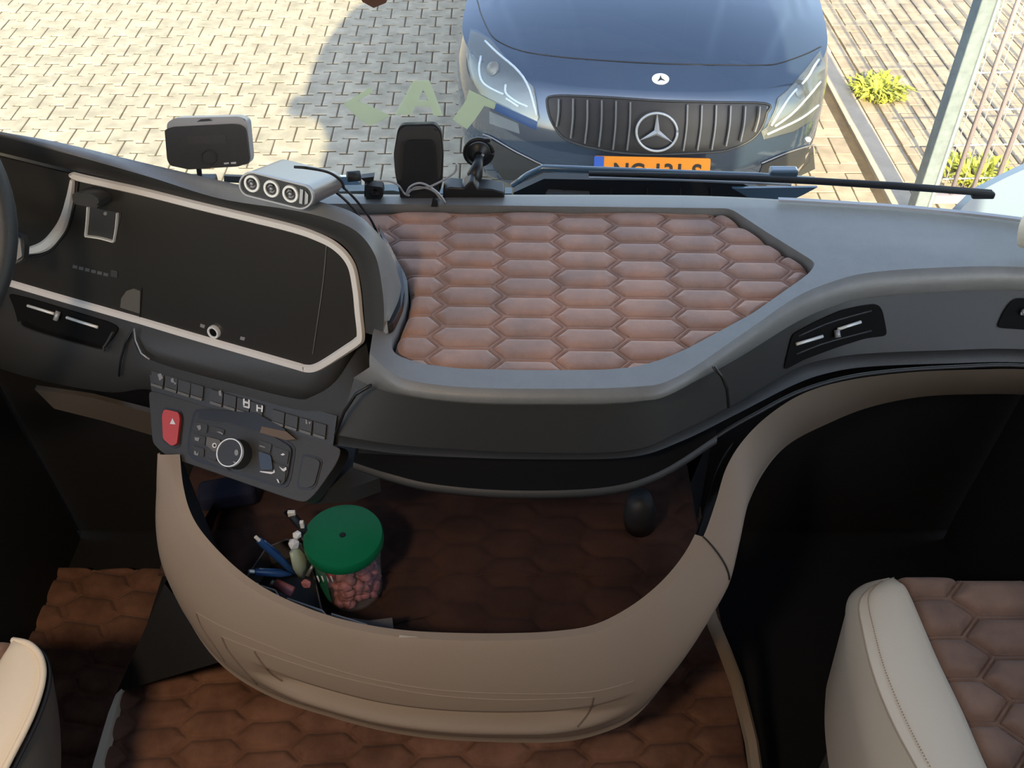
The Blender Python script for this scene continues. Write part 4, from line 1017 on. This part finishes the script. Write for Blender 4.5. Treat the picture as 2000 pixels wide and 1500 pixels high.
# ---------------------------------------------------------------- steering wheel and stalk
swc = CAM+ray(-384, 432)*1.04; swn = (CAM-swc).normalized()
whl = thing('steering_wheel', 'black steering wheel rim just entering at the left edge of the view', 'steering wheel', tuple(swc))
sa = swn.cross(Vector((0, 0, 1))).normalized(); sb = swn.cross(sa)
R_ = .196; ring = [swc+sa*math.cos(t)*R_+sb*math.sin(t)*R_ for t in [2*math.pi*i/64 for i in range(65)]]
tube('rim', ring, .0145, M['deep'], whl, seg=12)
lathe('hub', [(0, .0), (.07, -.005), (.085, -.02), (.085, -.06), (.05, -.09), (0, -.09)], swc, M['deep'], whl, axis=swn)
for t in (0.35, math.pi-.35, math.pi*1.5):
    d_ = sa*math.cos(t)+sb*math.sin(t); tube('spoke', [swc+d_*.07-swn*.03, swc+d_*.14-swn*.02, swc+d_*R_], [.022, .016, .012], M['deep'], whl)
tube('column', [swc-swn*.06, swc-swn*.25], .04, M['black'], whl)
stk = thing('column_stalk', 'dark grey switch block between the steering wheel and the display panel', 'lever', tuple(at(38, 485, z=2.0)))
fk = psurf((at(38, 485, z=2.04), Vector((.15, -.8, .55)).normalized()))
patch('stalk_body', rnd([(14, 462), (34, 452), (52, 458), (58, 476), (56, 506), (38, 516), (16, 510)], 6), fk, .02, M['fascia'], stk, bev=.004)
patch('stalk_cap', rnd([(36, 458), (52, 466), (56, 500), (44, 508), (38, 490)], 4), fk, .006, M['dash'], stk, lift=.02, bev=.002)
tube('stalk_arm', [at(14, 490, z=2.035), at(-120, 470, z=2.05)], .012, M['deep'], stk)
# ---------------------------------------------------------------- things on the dashboard
tb = thing('toll_box', 'rectangular dark grey toll box with silver case on the windscreen above the display panel', 'toll device', tuple(at(395, 340, Y=1.30)))
tp = (at(405, 285, Y=1.27), Vector((.05, -.93, .36)).normalized()); ft = psurf(tp)
patch('case', rnd([(324, 240), (340, 231), (468, 228), (482, 236), (489, 312), (484, 322), (395, 331), (335, 325), (326, 300)], 8), ft, .026, M['silver'], tb, lift=-.03, bev=.004)
patch('face', rnd([(322, 253), (338, 248), (454, 242), (470, 244), (480, 252), (488, 309), (486, 318), (465, 325), (395, 329), (370, 331), (333, 323), (327, 312)], 5), ft, .006, M['deep'], tb, lift=-.004, bev=.0015)
patch('display', [(366, 266), (441, 262), (443, 279), (368, 281)], ft, .0008, M['fascia'], tb, lift=.002)
tube('round_button', [psurf(tp, .003)(*q)[0] for q in circ(408, 307, 15, 14, 28)]+[psurf(tp, .003)(423, 307)[0]], .0010, M['fascia'], tb, seg=6)
V, Fc = merge([patch_geo(p, psurf(tp, .0025), .0004) for p in ([(437, 318), (447, 317), (447, 320), (438, 321)], [(451, 317), (461, 316), (461, 320), (451, 320)])]); mk('marking', V, Fc, M['white'], tb)
patch('top_button', [(384, 238), (392, 233), (408, 232), (413, 236)], ft, .002, M['fascia'], tb, lift=-.002)
tube('foot', [at(388, 326, Y=1.285), at(391, 352, Y=1.30)], .004, M['black'], tb); box('foot_pad', at(392, 356, Y=1.31), (.05, .02, .02), M['black'], tb)
# socket hub
dp = (at(540, 372, z=2.165), Vector((-.30, -.90, .30)).normalized()); fd = psurf(dp)
hub = thing('socket_hub', 'silver charger hub with three round sockets lying on the display hood', 'charger', tuple(at(560, 395, z=2.13)))
def stadium(c1, c2, r, n=12, k=1.0):
    a = math.atan2(c2[1]-c1[1], c2[0]-c1[0]); P = []
    for i in range(n+1): t = a+math.pi/2+math.pi*i/n; P.append((c1[0]+r*math.cos(t), c1[1]+r*math.sin(t)))
    for i in range(n+1): t = a-math.pi/2+math.pi*i/n; P.append((c2[0]+r*math.cos(t), c2[1]+r*math.sin(t)))
    return P
E1, E2 = (494, 359), (590, 383)
patch('casing', stadium(E1, E2, 24.5), fd, .075, M['alu'], hub, lift=-.075, bev=.002)
patch('front_recess', stadium(E1, E2, 21), fd, .001, M['black'], hub, lift=.0)
so = [fd(*q)[0]+dp[1]*.001 for q in stadium(E1, E2, 23)]
strip('front_rim', so, dp[1], .0032, .003, M['silver'], hub, closed=True)
for q in ((494, 358), (532, 368), (569, 378)):
    c_ = fd(*q)[0]; s_ = thing('socket', None, None, tuple(c_)); s_.parent = hub; s_.location = WL[s_.name]-WL[hub.name]
    lathe('socket_ring', [(.0075, .001), (.0078, .0035), (.0105, .0035), (.0112, .001)], c_, M['bright'], s_, axis=dp[1], seg=28)
    lathe('socket_contact', [(0, .0045), (.002, .004), (.0025, .001)], c_, M['silver'], s_, axis=dp[1], seg=12)
    for k in (0, 1): tube('spring', [c_+dp[1]*.002+Vector((x*.001, 0, z*.001)) for x, z in (((-4, 2), (-1, 5), (2, 4)) if k else ((-3, -4), (1, -5), (4, -2)))], .0013, M['silver'], s_, seg=6)
patch('usb_port', [(588, 368), (594, 370), (592, 398), (586, 396)], fd, .0015, M['silver'], hub, lift=.001)
patch('usb_port', [(598, 372), (604, 380), (603, 396), (597, 399)], fd, .0015, M['silver'], hub, lift=.001)
bkc = fd(E2[0]+4, E2[1]-4)[0]-dp[1]*.075
tube('cable_boot', [bkc+Vector((.02, 0, .006)), bkc+Vector((.035, .006, .004))], .007, M['rubber'], hub)
def cable(name, pts, r, m, label, z=None, Y=None):
    P = [at(q[0], q[1], z=q[2]) if z is None and Y is None else at(q[0], q[1], Y=Y) for q in cr(pts, 40)]
    return tube(name, P, r, m, label=label, cat='cable', seg=8)
cable('cable', [(640, 352, 2.13), (665, 362, 2.12), (690, 385, 2.10), (712, 412, 2.06), (728, 436, 2.02), (742, 470, 1.995)], .0018, M['black'], 'black cable from the socket hub, the right one running over the quilted pad')
cable('cable', [(648, 370, 2.13), (668, 385, 2.12), (688, 405, 2.10), (702, 424, 2.08), (716, 452, 2.05)], .0018, M['black'], 'black cable from the socket hub, the left one hugging the hood corner')
cable('cable', [(575, 326, 2.215), (600, 328, 2.215), (640, 336, 2.20), (665, 352, 2.17), (672, 368, 2.15)], .0018, M['black'], 'black cable looping over the top of the socket hub')
# phone holder
ph = thing('phone_holder', 'black upright phone cradle standing against the windscreen in the middle', 'phone holder', tuple(at(818, 380, Y=1.29)))
pp = (Vector((0, 1.28, 2.0)), Vector((0, -.97, .24)).normalized()); fp = psurf(pp)
patch('back_shell', rnd([(777, 252), (784, 243), (850, 241), (862, 256), (866, 300), (864, 360), (856, 382), (782, 382), (772, 340), (769, 300)], 8), fp, .014, M['rubber'], ph, lift=-.012, bev=.003)
patch('grey_rim', rnd([(780, 256), (790, 246), (850, 245), (860, 260), (864, 300), (860, 350), (775, 350), (771, 300)], 9), fp, .004, M['fascia'], ph, lift=.002, bev=.002)
patch('pad', rnd([(790, 276), (800, 270), (845, 270), (850, 280), (853, 320), (860, 382), (782, 382), (788, 320)], 5), fp, .006, M['black'], ph, lift=.006, bev=.002)
# suction mount
sm = thing('suction_mount', 'black round suction cup mount on the windscreen right of the phone cradle', 'phone holder', tuple(at(925, 380, Y=1.30)))
f1 = psurf((Vector((0, 1.345, 2)), WPL[1])); cc_ = f1(935, 297)[0]
tube('cup_ring', [f1(*q)[0] for q in circ(935, 297, 27, 25, 36)]+[f1(962, 297)[0]], .0036, M['black'], sm, seg=8)
lathe('cup', [(0, .012), (.008, .011), (.014, .005), (.019, .003)], cc_, M['black'], sm, axis=WPL[1], seg=28)
tube('lever', [f1(944, 292)[0]+WPL[1]*.014, f1(930, 308)[0]+WPL[1]*.016], .0025, M['silver'], sm)
box('release_tab', f1(952, 273)[0], (.01, .008, .006), M['black'], sm)
tube('arm', [at(937, 305, Y=1.325), at(932, 325, Y=1.31), at(927, 342, Y=1.30), at(924, 362, Y=1.30)], [.0055, .009, .013, .006], M['black'], sm)
patch('base', [(866, 384), (866, 362), (880, 356), (905, 358), (918, 345), (926, 345), (934, 358), (960, 360), (985, 366), (986, 384)], psurf((Vector((0, 1.285, 2)), Vector((0, -1, 0)))), .03, M['black'], sm, lift=-.015, bev=.002)
cl_ = thing('dash_camera', 'small black camera clipped at the windscreen base left of the phone cradle', 'camera', tuple(at(730, 380, Y=1.29)))
fq = psurf((Vector((0, 1.285, 2)), Vector((0, -1, 0))))
patch('bracket', [(706, 340), (732, 337), (731, 345), (722, 350), (721, 380), (713, 378), (714, 347)], fq, .012, M['black'], cl_)
patch('camera_body', rnd([(716, 346), (728, 350), (750, 352), (752, 368), (744, 378), (718, 378)], 5), fq, .016, M['rubber'], cl_, lift=.004, bev=.003)
lathe('camera_lens', [(0, .004), (.006, .003), (.008, 0)], fq(736, 364)[0]-Vector((0, .02, 0)), M['gloss'], cl_, axis=(0, -1, 0), seg=20)
cable('cable', [(735, 353), (760, 354), (778, 362), (790, 378), (800, 382)], .0016, M['silver'], 'thin grey cable from the small camera to the phone cradle', Y=1.262)
cable('cable', [(892, 320), (890, 334), (876, 346), (858, 356), (838, 365), (818, 368), (800, 372), (794, 380), (800, 366), (815, 358), (830, 360), (850, 372), (862, 384), (870, 396)], .0017, M['silver'], 'grey looped cable bunched in front of the phone cradle', Y=1.252)
cable('cable', [(796, 378), (812, 366), (834, 368), (850, 376), (860, 390)], .0015, M['dim'], 'dark grey cable end dropping to the tray edge by the phone cradle', Y=1.248)
patch('cable_clip', rnd([(842, 400), (845, 388), (850, 386), (855, 392), (856, 400)], 2), psurf((Vector((0, 1.25, 2)), Vector((0, -1, 0)))), .006, M['black'], label='tiny black cable clip on the back rim of the tray', cat='clip')
lw = thing('wiper', 'blue-grey left wiper arm outside the windscreen behind the socket hub', 'wiper', tuple(at(680, 350, Y=1.5)))
fw = psurf((Vector((0, 1.5, 0)), Vector((0, -1, .2)).normalized()))
patch('arm', [(440, 340), (560, 345), (660, 350), (706, 352), (706, 366), (640, 364), (440, 352)], fw, .012, M['rubber'], lw)
patch('arm_cover', rnd([(662, 338), (692, 338), (706, 350), (706, 358), (664, 354)], 3), fw, .012, M['wipertop'], lw, lift=.012)
patch('scuttle_ledge', [(640, 372), (645, 362), (770, 360), (800, 366), (1000, 366), (1000, 440), (640, 440)], psurf((Vector((0, 1.46, 0)), Vector((0, -1, 0)))), .02, M['zinc'], label='pale grey scuttle ledge outside the foot of the windscreen', cat='panel')
# pennant and cream item
pn = thing('pennant', 'brown pennant tip hanging at the top of the windscreen', 'pennant', tuple(at(728, 12, Y=1.2)))
fpn = psurf((Vector((0, 1.2, 0)), Vector((.3, -1, 0)).normalized())); M['leather'] = mat('brown_leather', (.16, .075, .05), .6)
patch('cloth', [(640, -150), (815, -145), (752, 2), (728, 12), (706, 0)], fpn, .006, M['leather'], pn)
tp_ = fpn(728, -148)[0]; tube('cord', [tp_, Vector((tp_.x, tp_.y+.03, 3.3))], .002, M['thread'], pn)
tube('bolster_cushion', [at(1996, 452, z=2.04), at(2045, 455, z=2.05), at(2140, 462, z=2.05), at(2230, 468, z=2.045)], [.022, .032, .034, .03], M['cream'], label='cream rounded cushion end at the far right of the dashboard top', cat='cushion', seg=16)
# ---------------------------------------------------------------- storage bowl contents
FZ = 1.474
jb = at(690, 1150, z=FZ); jt = at(688, 1045, Y=jb.y).z
jar = thing('cookie_jar', 'clear plastic jar with a dark green screw lid standing in the beige bowl', 'jar', tuple(jb)); hj = jt-FZ
lathe('jar_body', [(0, 0), (.044, 0), (.048, .006), (.0515, hj*.5), (.056, hj-.03), (.057, hj-.012), (.0565, hj-.012), (.055, hj-.03), (.0500, hj*.5), (.0465, .008), (0, .004)], jb, M['jar'], jar, seg=48)
lathe('lid', [(.0575, hj-.020), (.0615, hj-.018), (.0622, hj-.014), (.0622, hj-.004), (.0605, hj), (.056, hj+.0006), (.005, hj+.0006), (.0045, hj-.002), (0, hj-.002)], jb, M['green'], jar, seg=64)
lathe('lid_hole', [(0, hj+.0012), (.0042, hj+.0012), (.0045, hj-.002)], jb, M['black'], jar, seg=16)
rr = random.Random(5)
def blob(c, r, sq=(1, 1, .6), rot=None):
    bm = bmesh.new(); bmesh.ops.create_icosphere(bm, subdivisions=1, radius=1); rot = rot or Matrix.Rotation(rr.uniform(0, 6), 3, Vector((rr.random(), rr.random(), rr.random()+.1)).normalized())
    V = [rot@Vector((v.co.x*sq[0]*r, v.co.y*sq[1]*r, v.co.z*sq[2]*r))+c for v in bm.verts]; Fc = [tuple(v.index for v in f.verts) for f in bm.faces]; bm.free(); return V, Fc
pr_ = []
for k in range(190):
    h_ = .010+ (hj*.50)*(k/190); a = rr.uniform(0, 6.28); r0 = .040*rr.random()**.4
    pr_.append(blob(jb+Vector((math.cos(a)*r0, math.sin(a)*r0, h_)), .012))
V, Fc = merge(pr_); mk('candies', V, Fc, M['candyr'], smooth=True, label='heap of pink wrapped sweets in the clear jar', cat='sweets', kind='stuff')
pr_ = []
for k in range(46):
    h_ = hj*.58+ (hj*.27)*rr.random(); a = rr.uniform(0, 6.28); r0 = .040*rr.random()**.5
    pr_.append(blob(jb+Vector((math.cos(a)*r0, math.sin(a)*r0, h_)), .012, (1, .6, .6)))
V, Fc = merge(pr_); mk('candies', V, Fc, M['candyg'], smooth=True, label='green wrapped sweets near the top of the clear jar', cat='sweets', kind='stuff')
pc = jb+Vector((-.028, -.030, hj*.60))
cd = thing('striped_candy', 'red striped sweet pressed against the jar wall below the lid', 'sweet', tuple(pc))
V, Fc = blob(pc, .017, (1, .6, .8), Matrix.Identity(3)); mk('sweet', V, Fc, M['red'], cd, smooth=True)
for k in range(4): tube('stripe', [pc+Vector((-.012+.007*k, -.0125, .010)), pc+Vector((-.010+.007*k, -.0145, 0)), pc+Vector((-.012+.007*k, -.011, -.010))], .0012, M['white'], cd, seg=5)
jl = []
for s_i, hh in enumerate((hj*.22, hj*.84)):
    jl.append([jb+Vector((math.cos(t)*.0535, math.sin(t)*.0535, hh)) for t in [math.radians(180+62*i/12) for i in range(13)]])
loft('green_label', jl, M['candyg'], jar)
# organiser
OG = [(470, 1142), (520, 1068), (560, 1052), (592, 1062), (616, 1130), (628, 1190), (620, 1204), (560, 1182)]
og = thing('organiser', 'low dark grey organiser tray holding pens beside the green-lidded jar', 'organiser', tuple(at(600, 1150, z=FZ)))
ctr = Vector((560, 1125))
loopb = []
for z_, k in ((1.476, 1), (1.56, 1), (1.56, .965), (1.50, .965)): loopb.append([at(ctr.x+(x-ctr.x)*k, ctr.y+(y-ctr.y)*k, z=1.545) for x, y in OG])
rowsO = []
for (z_, k), row in zip(((1.476, 1), (1.545, 1), (1.545, .965), (1.50, .965)), loopb): rowsO.append([Vector((p.x, p.y, z_)) for p in row])
autosmooth(loft('walls', rowsO, M['organ'], og, closed=True), 30)
tri = tessellate_polygon([rowsO[3]]); mk('bottom', rowsO[3], [tuple(t) for t in tri], M['black'], og)
rb = at(648, 1188, z=1.56)
patch('side_shelf', [(622, 1196), (640, 1200), (720, 1212), (766, 1206), (772, 1262), (640, 1230)], zsurf(1.545), .065, M['organ'], og, lift=-.065)
cards = [([(471, 1131), (504, 1142), (512, 1152), (516, 1172), (466, 1156)], M['euro'], 'dark blue index card at the left end of the organiser'), ([(510, 1145), (538, 1154), (549, 1174), (552, 1186), (514, 1172)], M['paper'], 'beige index card with a dark print next to the blue card'),
         ([(562, 1170), (630, 1194), (642, 1210), (646, 1224), (566, 1196)], M['paper'], 'long white-edged index card in the middle of the organiser front'), ([(648, 1200), (716, 1221), (728, 1238), (730, 1250), (652, 1224)], M['paper'], 'long white-edged index card nearest the right end of the organiser')]
M['carddark'] = mat('card_print', (.12, .10, .09), .6)
for i, (p, m_, lb) in enumerate(cards):
    c0_ = at(p[0][0], p[0][1], z=1.585); c1_ = at(p[2][0], p[2][1], z=1.582); c2_ = at(p[-1][0], p[-1][1], z=1.56); pc_ = plane3(c0_, c1_, c2_)
    t_ = thing('index_card', lb, 'card', tuple(c0_), group='index cards along the organiser front')
    patch('card', p, psurf(pc_), .0012, m_, t_)
    strip('top_edge', [psurf(pc_, .001)(*q)[0] for q in p[:3]], pc_[1], .006, .0012, M['white'], t_)
    if i == 1: patch('print', [(518, 1152), (533, 1157), (536, 1165), (521, 1160)], psurf(pc_), .0004, M['carddark'], t_, lift=.0013)
def pen(p0, p1, r, lb):
    a, b = p0, p1; ax = (b-a).normalized(); L = (b-a).length
    t_ = thing('pen', lb, 'pen', tuple(b))
    lathe('barrel', [(0, .004), (r*.8, .004), (r, .012), (r*.95, L-.02), (r*.4, L-.004), (0, L)], a, M['blue'], t_, axis=ax, seg=16)
    lathe('push_button', [(0, -.006), (r*.45, -.005), (r*.5, .004), (0, .005)], a, M['bright'], t_, axis=ax, seg=12)
    n_ = ax.cross(Vector((0, 0, 1))).cross(ax).normalized(); tube('clip', [a+ax*.008+n_*r*1.1, a+ax*.045+n_*r*1.4], .0013, M['blue'], t_, seg=6)
pen(at(503, 1052, z=1.645), at(580, 1122, z=1.555), .0062, 'blue ballpoint pen leaning steeply out of the organiser')
pen(at(492, 1116, z=1.60), at(572, 1122, z=1.56), .0062, 'blue ballpoint pen lying almost level in the organiser')
sc_ = thing('glue_tube', 'pale translucent tube with a crumpled white cap behind the steep blue pen', 'tube', tuple(at(585, 1120, z=1.56)))
M['pale'] = mat('pale_green_plastic', (.36, .44, .36), .35)
tube('body', [at(596, 1118, z=1.56), at(585, 1096, z=1.585), at(573, 1074, z=1.61)], [.014, .016, .009], M['pale'], sc_, flat=.5)
V, Fc = blob(at(574, 1062, z=1.625), .012, (.8, .8, 1.2)); mk('cap', V, Fc, M['white'], sc_); V, Fc = blob(at(580, 1045, z=1.63), .008); mk('cap_top', V, Fc, M['bright'], sc_)
ky = thing('key_lanyard', 'black lanyard with chrome fittings behind the organiser left of the jar', 'keyring', tuple(at(585, 1020, z=1.6)))
tube('strap', [at(562, 998, z=1.60), at(575, 1012, z=1.615), at(590, 1030, z=1.62), at(598, 1060, z=1.61), at(606, 1088, z=1.59)], .007, M['black'], ky, flat=.35)
box('buckle', at(570, 1004, z=1.615), (.012, .006, .014), M['bright'], ky, bev=.001); box('buckle', at(590, 1024, z=1.628), (.006, .006, .014), M['bright'], ky, bev=.001)
tube('key_blade', [at(600, 1125, z=1.57), at(616, 1095, z=1.585)], .003, M['alu'], ky); V, Fc = blob(at(598, 1140, z=1.57), .009, (1, .7, 1)); mk('key_head', V, Fc, M['candyr'], ky)
bt = thing('lighter', 'small dark red lighter with a pale end lying by the index cards', 'lighter', tuple(at(545, 1145, z=1.55)))
tube('lighter_body', [at(538, 1140, z=1.56), at(572, 1156, z=1.555)], .0085, M['candyr'], bt); tube('lighter_cap', [at(530, 1138, z=1.562), at(537, 1141, z=1.561)], .005, M['pale'], bt)
ft_ = M['deep']
box('folded_cloth', at(445, 962, z=1.50), (.10, .05, .04), mat('navy_cloth', (.006, .007, .022), .9), rot=Matrix.Rotation(.2, 3, 'Z'), bev=.012, label='folded navy cloth in the dark left corner of the bowl', cat='cloth')
tube('small_bottle', [at(1250, 1020, z=1.475), at(1250, 1000, z=1.53), at(1250, 975, z=1.58)], [.028, .028, .02], M['deep'], label='dim grey rounded container in the right corner of the bowl', cat='container', seg=20)
mk('paper_slip', [at(x, y, z=z) for x, y, z in ((780, 1240, 1.635), (812, 1243, 1.632), (830, 1249, 1.625), (778, 1250, 1.625))]+[at(x, y, z=z-.004) for x, y, z in ((780, 1240, 1.635), (812, 1243, 1.632), (830, 1249, 1.625), (778, 1250, 1.625))], [(0, 1, 2, 3), (7, 6, 5, 4), (0, 4, 5, 1), (1, 5, 6, 2), (2, 6, 7, 3), (3, 7, 4, 0)], M['paper'], label='tiny paper slip tucked behind the front rim of the bowl', cat='paper')
# ---------------------------------------------------------------- seats
def seat_loft(name, cols, n, m, parent):
    return loft(name, [[at(q[0], q[1], z=q[2]) for q in cr(c, n)] for c in cols], m, parent)
st_ = thing('passenger_seat', 'passenger seat with cream leather bolster and quilted brown centre at lower right', 'seat', (.8, .4, 1.14))
cO = [(1742, 1134, 1.61), (1690, 1147, 1.585), (1658, 1176, 1.57), (1650, 1230, 1.565), (1652, 1300, 1.56), (1668, 1400, 1.56), (1692, 1500, 1.56), (1725, 1640, 1.56)]
cS = [(1742, 1133, 1.625), (1704, 1146, 1.635), (1678, 1178, 1.645), (1686, 1240, 1.655), (1706, 1320, 1.66), (1742, 1410, 1.66), (1790, 1500, 1.66), (1870, 1640, 1.66)]
cI = [(1744, 1134, 1.62), (1756, 1137, 1.64), (1772, 1152, 1.65), (1800, 1215, 1.655), (1832, 1290, 1.655), (1880, 1390, 1.655), (1928, 1500, 1.655), (1998, 1640, 1.655)]
mixc = lambda A, B, t, dz: [tuple(np.array(a)*(1-t)+np.array(b)*t+np.array((0, 0, dz*(min(1, i/2))))) for i, (a, b) in enumerate(zip(A, B))]
dn_ = lambda A, dz: [(a[0], a[1], a[2]) for a in A]
n_ = 60
wO = [at(q[0], q[1], z=q[2]) for q in cr(cO, n_)]; wS = [at(q[0], q[1], z=q[2]) for q in cr(cS, n_)]; wI = [at(q[0], q[1], z=q[2]) for q in cr(cI, n_)]
L_ = lambda A, B, t, d: [a.lerp(b, t)+Vector(d) for a, b in zip(A, B)]
loft('bolster_side', [[p+Vector((.02, -.0, -.22)) for p in wO], wO, L_(wO, wS, .25, (-.006, .002, .004)), L_(wO, wS, .6, (-.005, .002, .004)), wS], M['cream'], st_)
loft('bolster_top', [wS, L_(wS, wI, .12, (0, 0, .004)), L_(wS, wI, .35, (0, 0, .008)), L_(wS, wI, .65, (0, 0, .009)), L_(wS, wI, .9, (0, 0, .005)), wI, [p+Vector((.004, 0, -.02)) for p in wI]], M['cream'], st_)
tube('seam', wS, .0013, M['thread'], st_, seg=6)
Lst = L_(wS, wI, .16, (0, 0, .0065)); pr_ = []
for k in range(6, n_-1):
    for q in (0, .5):
        a = Lst[k].lerp(Lst[k+1], q); b = Lst[k].lerp(Lst[k+1], q+.22); pr_.append(tube_geo([a, b], .0009, 5))
V, Fc = merge(pr_); mk('stitching', V, Fc, M['thread'], st_, kind='stuff')
wi = [(p.x, p.y) for p in wI]
def sx_(y):
    best = min(wi, key=lambda q: abs(q[1]-y)); xs = []
    for (x1, y1), (x2, y2) in zip(wi, wi[1:]):
        if (y1-y)*(y2-y) <= 0 and abs(y1-y2) > 1e-9: xs.append(x1+(x2-x1)*(y-y1)/(y2-y1))
    return (max(xs) if xs else best[0])-.002, .98
yt = at(1850, 1120, z=1.65).y
scn = at(1940, 1164, z=1.65)
quilt_sheet('seat_quilt', sx_, (.28, yt), 200, 260, 1.640, M['suedeseat'], st_, a=.042, b=.073, h=.063, amp=.018, edge=.018, gap=.007, ox=scn.x+.01, oy=scn.y)
V, Fc = box_geo((.74, .34, 1.38), (.46, .80, .44)); bevel(mk('seat_base', V, Fc, M['seatgrey'], st_), .03, 3)
ds = thing('driver_seat', 'driver seat corner with cream leather bolster and piping at lower left', 'seat', (-.95, .4, 1.14))
dP = [(26, 1252, 1.655), (58, 1260, 1.66), (80, 1286, 1.66), (84, 1330, 1.66), (62, 1400, 1.66), (14, 1496, 1.66), (-40, 1600, 1.66)]
dI = [(24, 1253, 1.65), (14, 1268, 1.655), (0, 1290, 1.655), (-25, 1340, 1.655), (-60, 1410, 1.655), (-110, 1500, 1.655), (-160, 1600, 1.655)]
dS = [(40, 1262, 1.60), (78, 1280, 1.585), (96, 1310, 1.57), (110, 1360, 1.56), (118, 1430, 1.55), (118, 1510, 1.55), (100, 1600, 1.55)]
wP = [at(q[0], q[1], z=q[2]) for q in cr(dP, n_)]; wI2 = [at(q[0], q[1], z=q[2]) for q in cr(dI, n_)]; wD = [at(q[0], q[1], z=q[2]) for q in cr(dS, n_)]
loft('bolster_top', [wP, L_(wP, wI2, .15, (0, 0, .003)), L_(wP, wI2, .5, (0, 0, .007)), L_(wP, wI2, .9, (0, 0, .003)), wI2, [p+Vector((-.004, 0, -.02)) for p in wI2]], M['cream'], ds)
tube('piping', [p+Vector((0, 0, .002)) for p in wP], .0045, M['cream'], ds, seg=8)
tube('piping_gap', [p+Vector((.006, .001, -.006)) for p in wP], .003, M['black'], ds, seg=6)
loft('bolster_side', [[p+Vector((.004, 0, -.004)) for p in wP], L_(wP, wD, .4, (.008, 0, .004)), wD, [p+Vector((-.09, 0, -.25)) for p in wD]], M['seatgrey'], ds)
w2 = [(p.x, p.y) for p in wI2]
def sx2(y):
    xs = []
    for (x1, y1), (x2, y2) in zip(w2, w2[1:]):
        if (y1-y)*(y2-y) <= 0 and abs(y1-y2) > 1e-9: xs.append(x1+(x2-x1)*(y-y1)/(y2-y1))
    best = min(w2, key=lambda q: abs(q[1]-y))
    return -1.02, (min(xs) if xs else best[0])+.002
quilt_sheet('seat_quilt', sx2, (.28, max(p[1] for p in w2)+.004), 90, 120, 1.642, M['suedeseat'], ds, a=.042, b=.073, h=.063, amp=.018, edge=.016, gap=.007)
V, Fc = box_geo((-.93, .36, 1.35), (.30, .70, .40)); bevel(mk('seat_base', V, Fc, M['seatgrey'], ds), .03, 3)
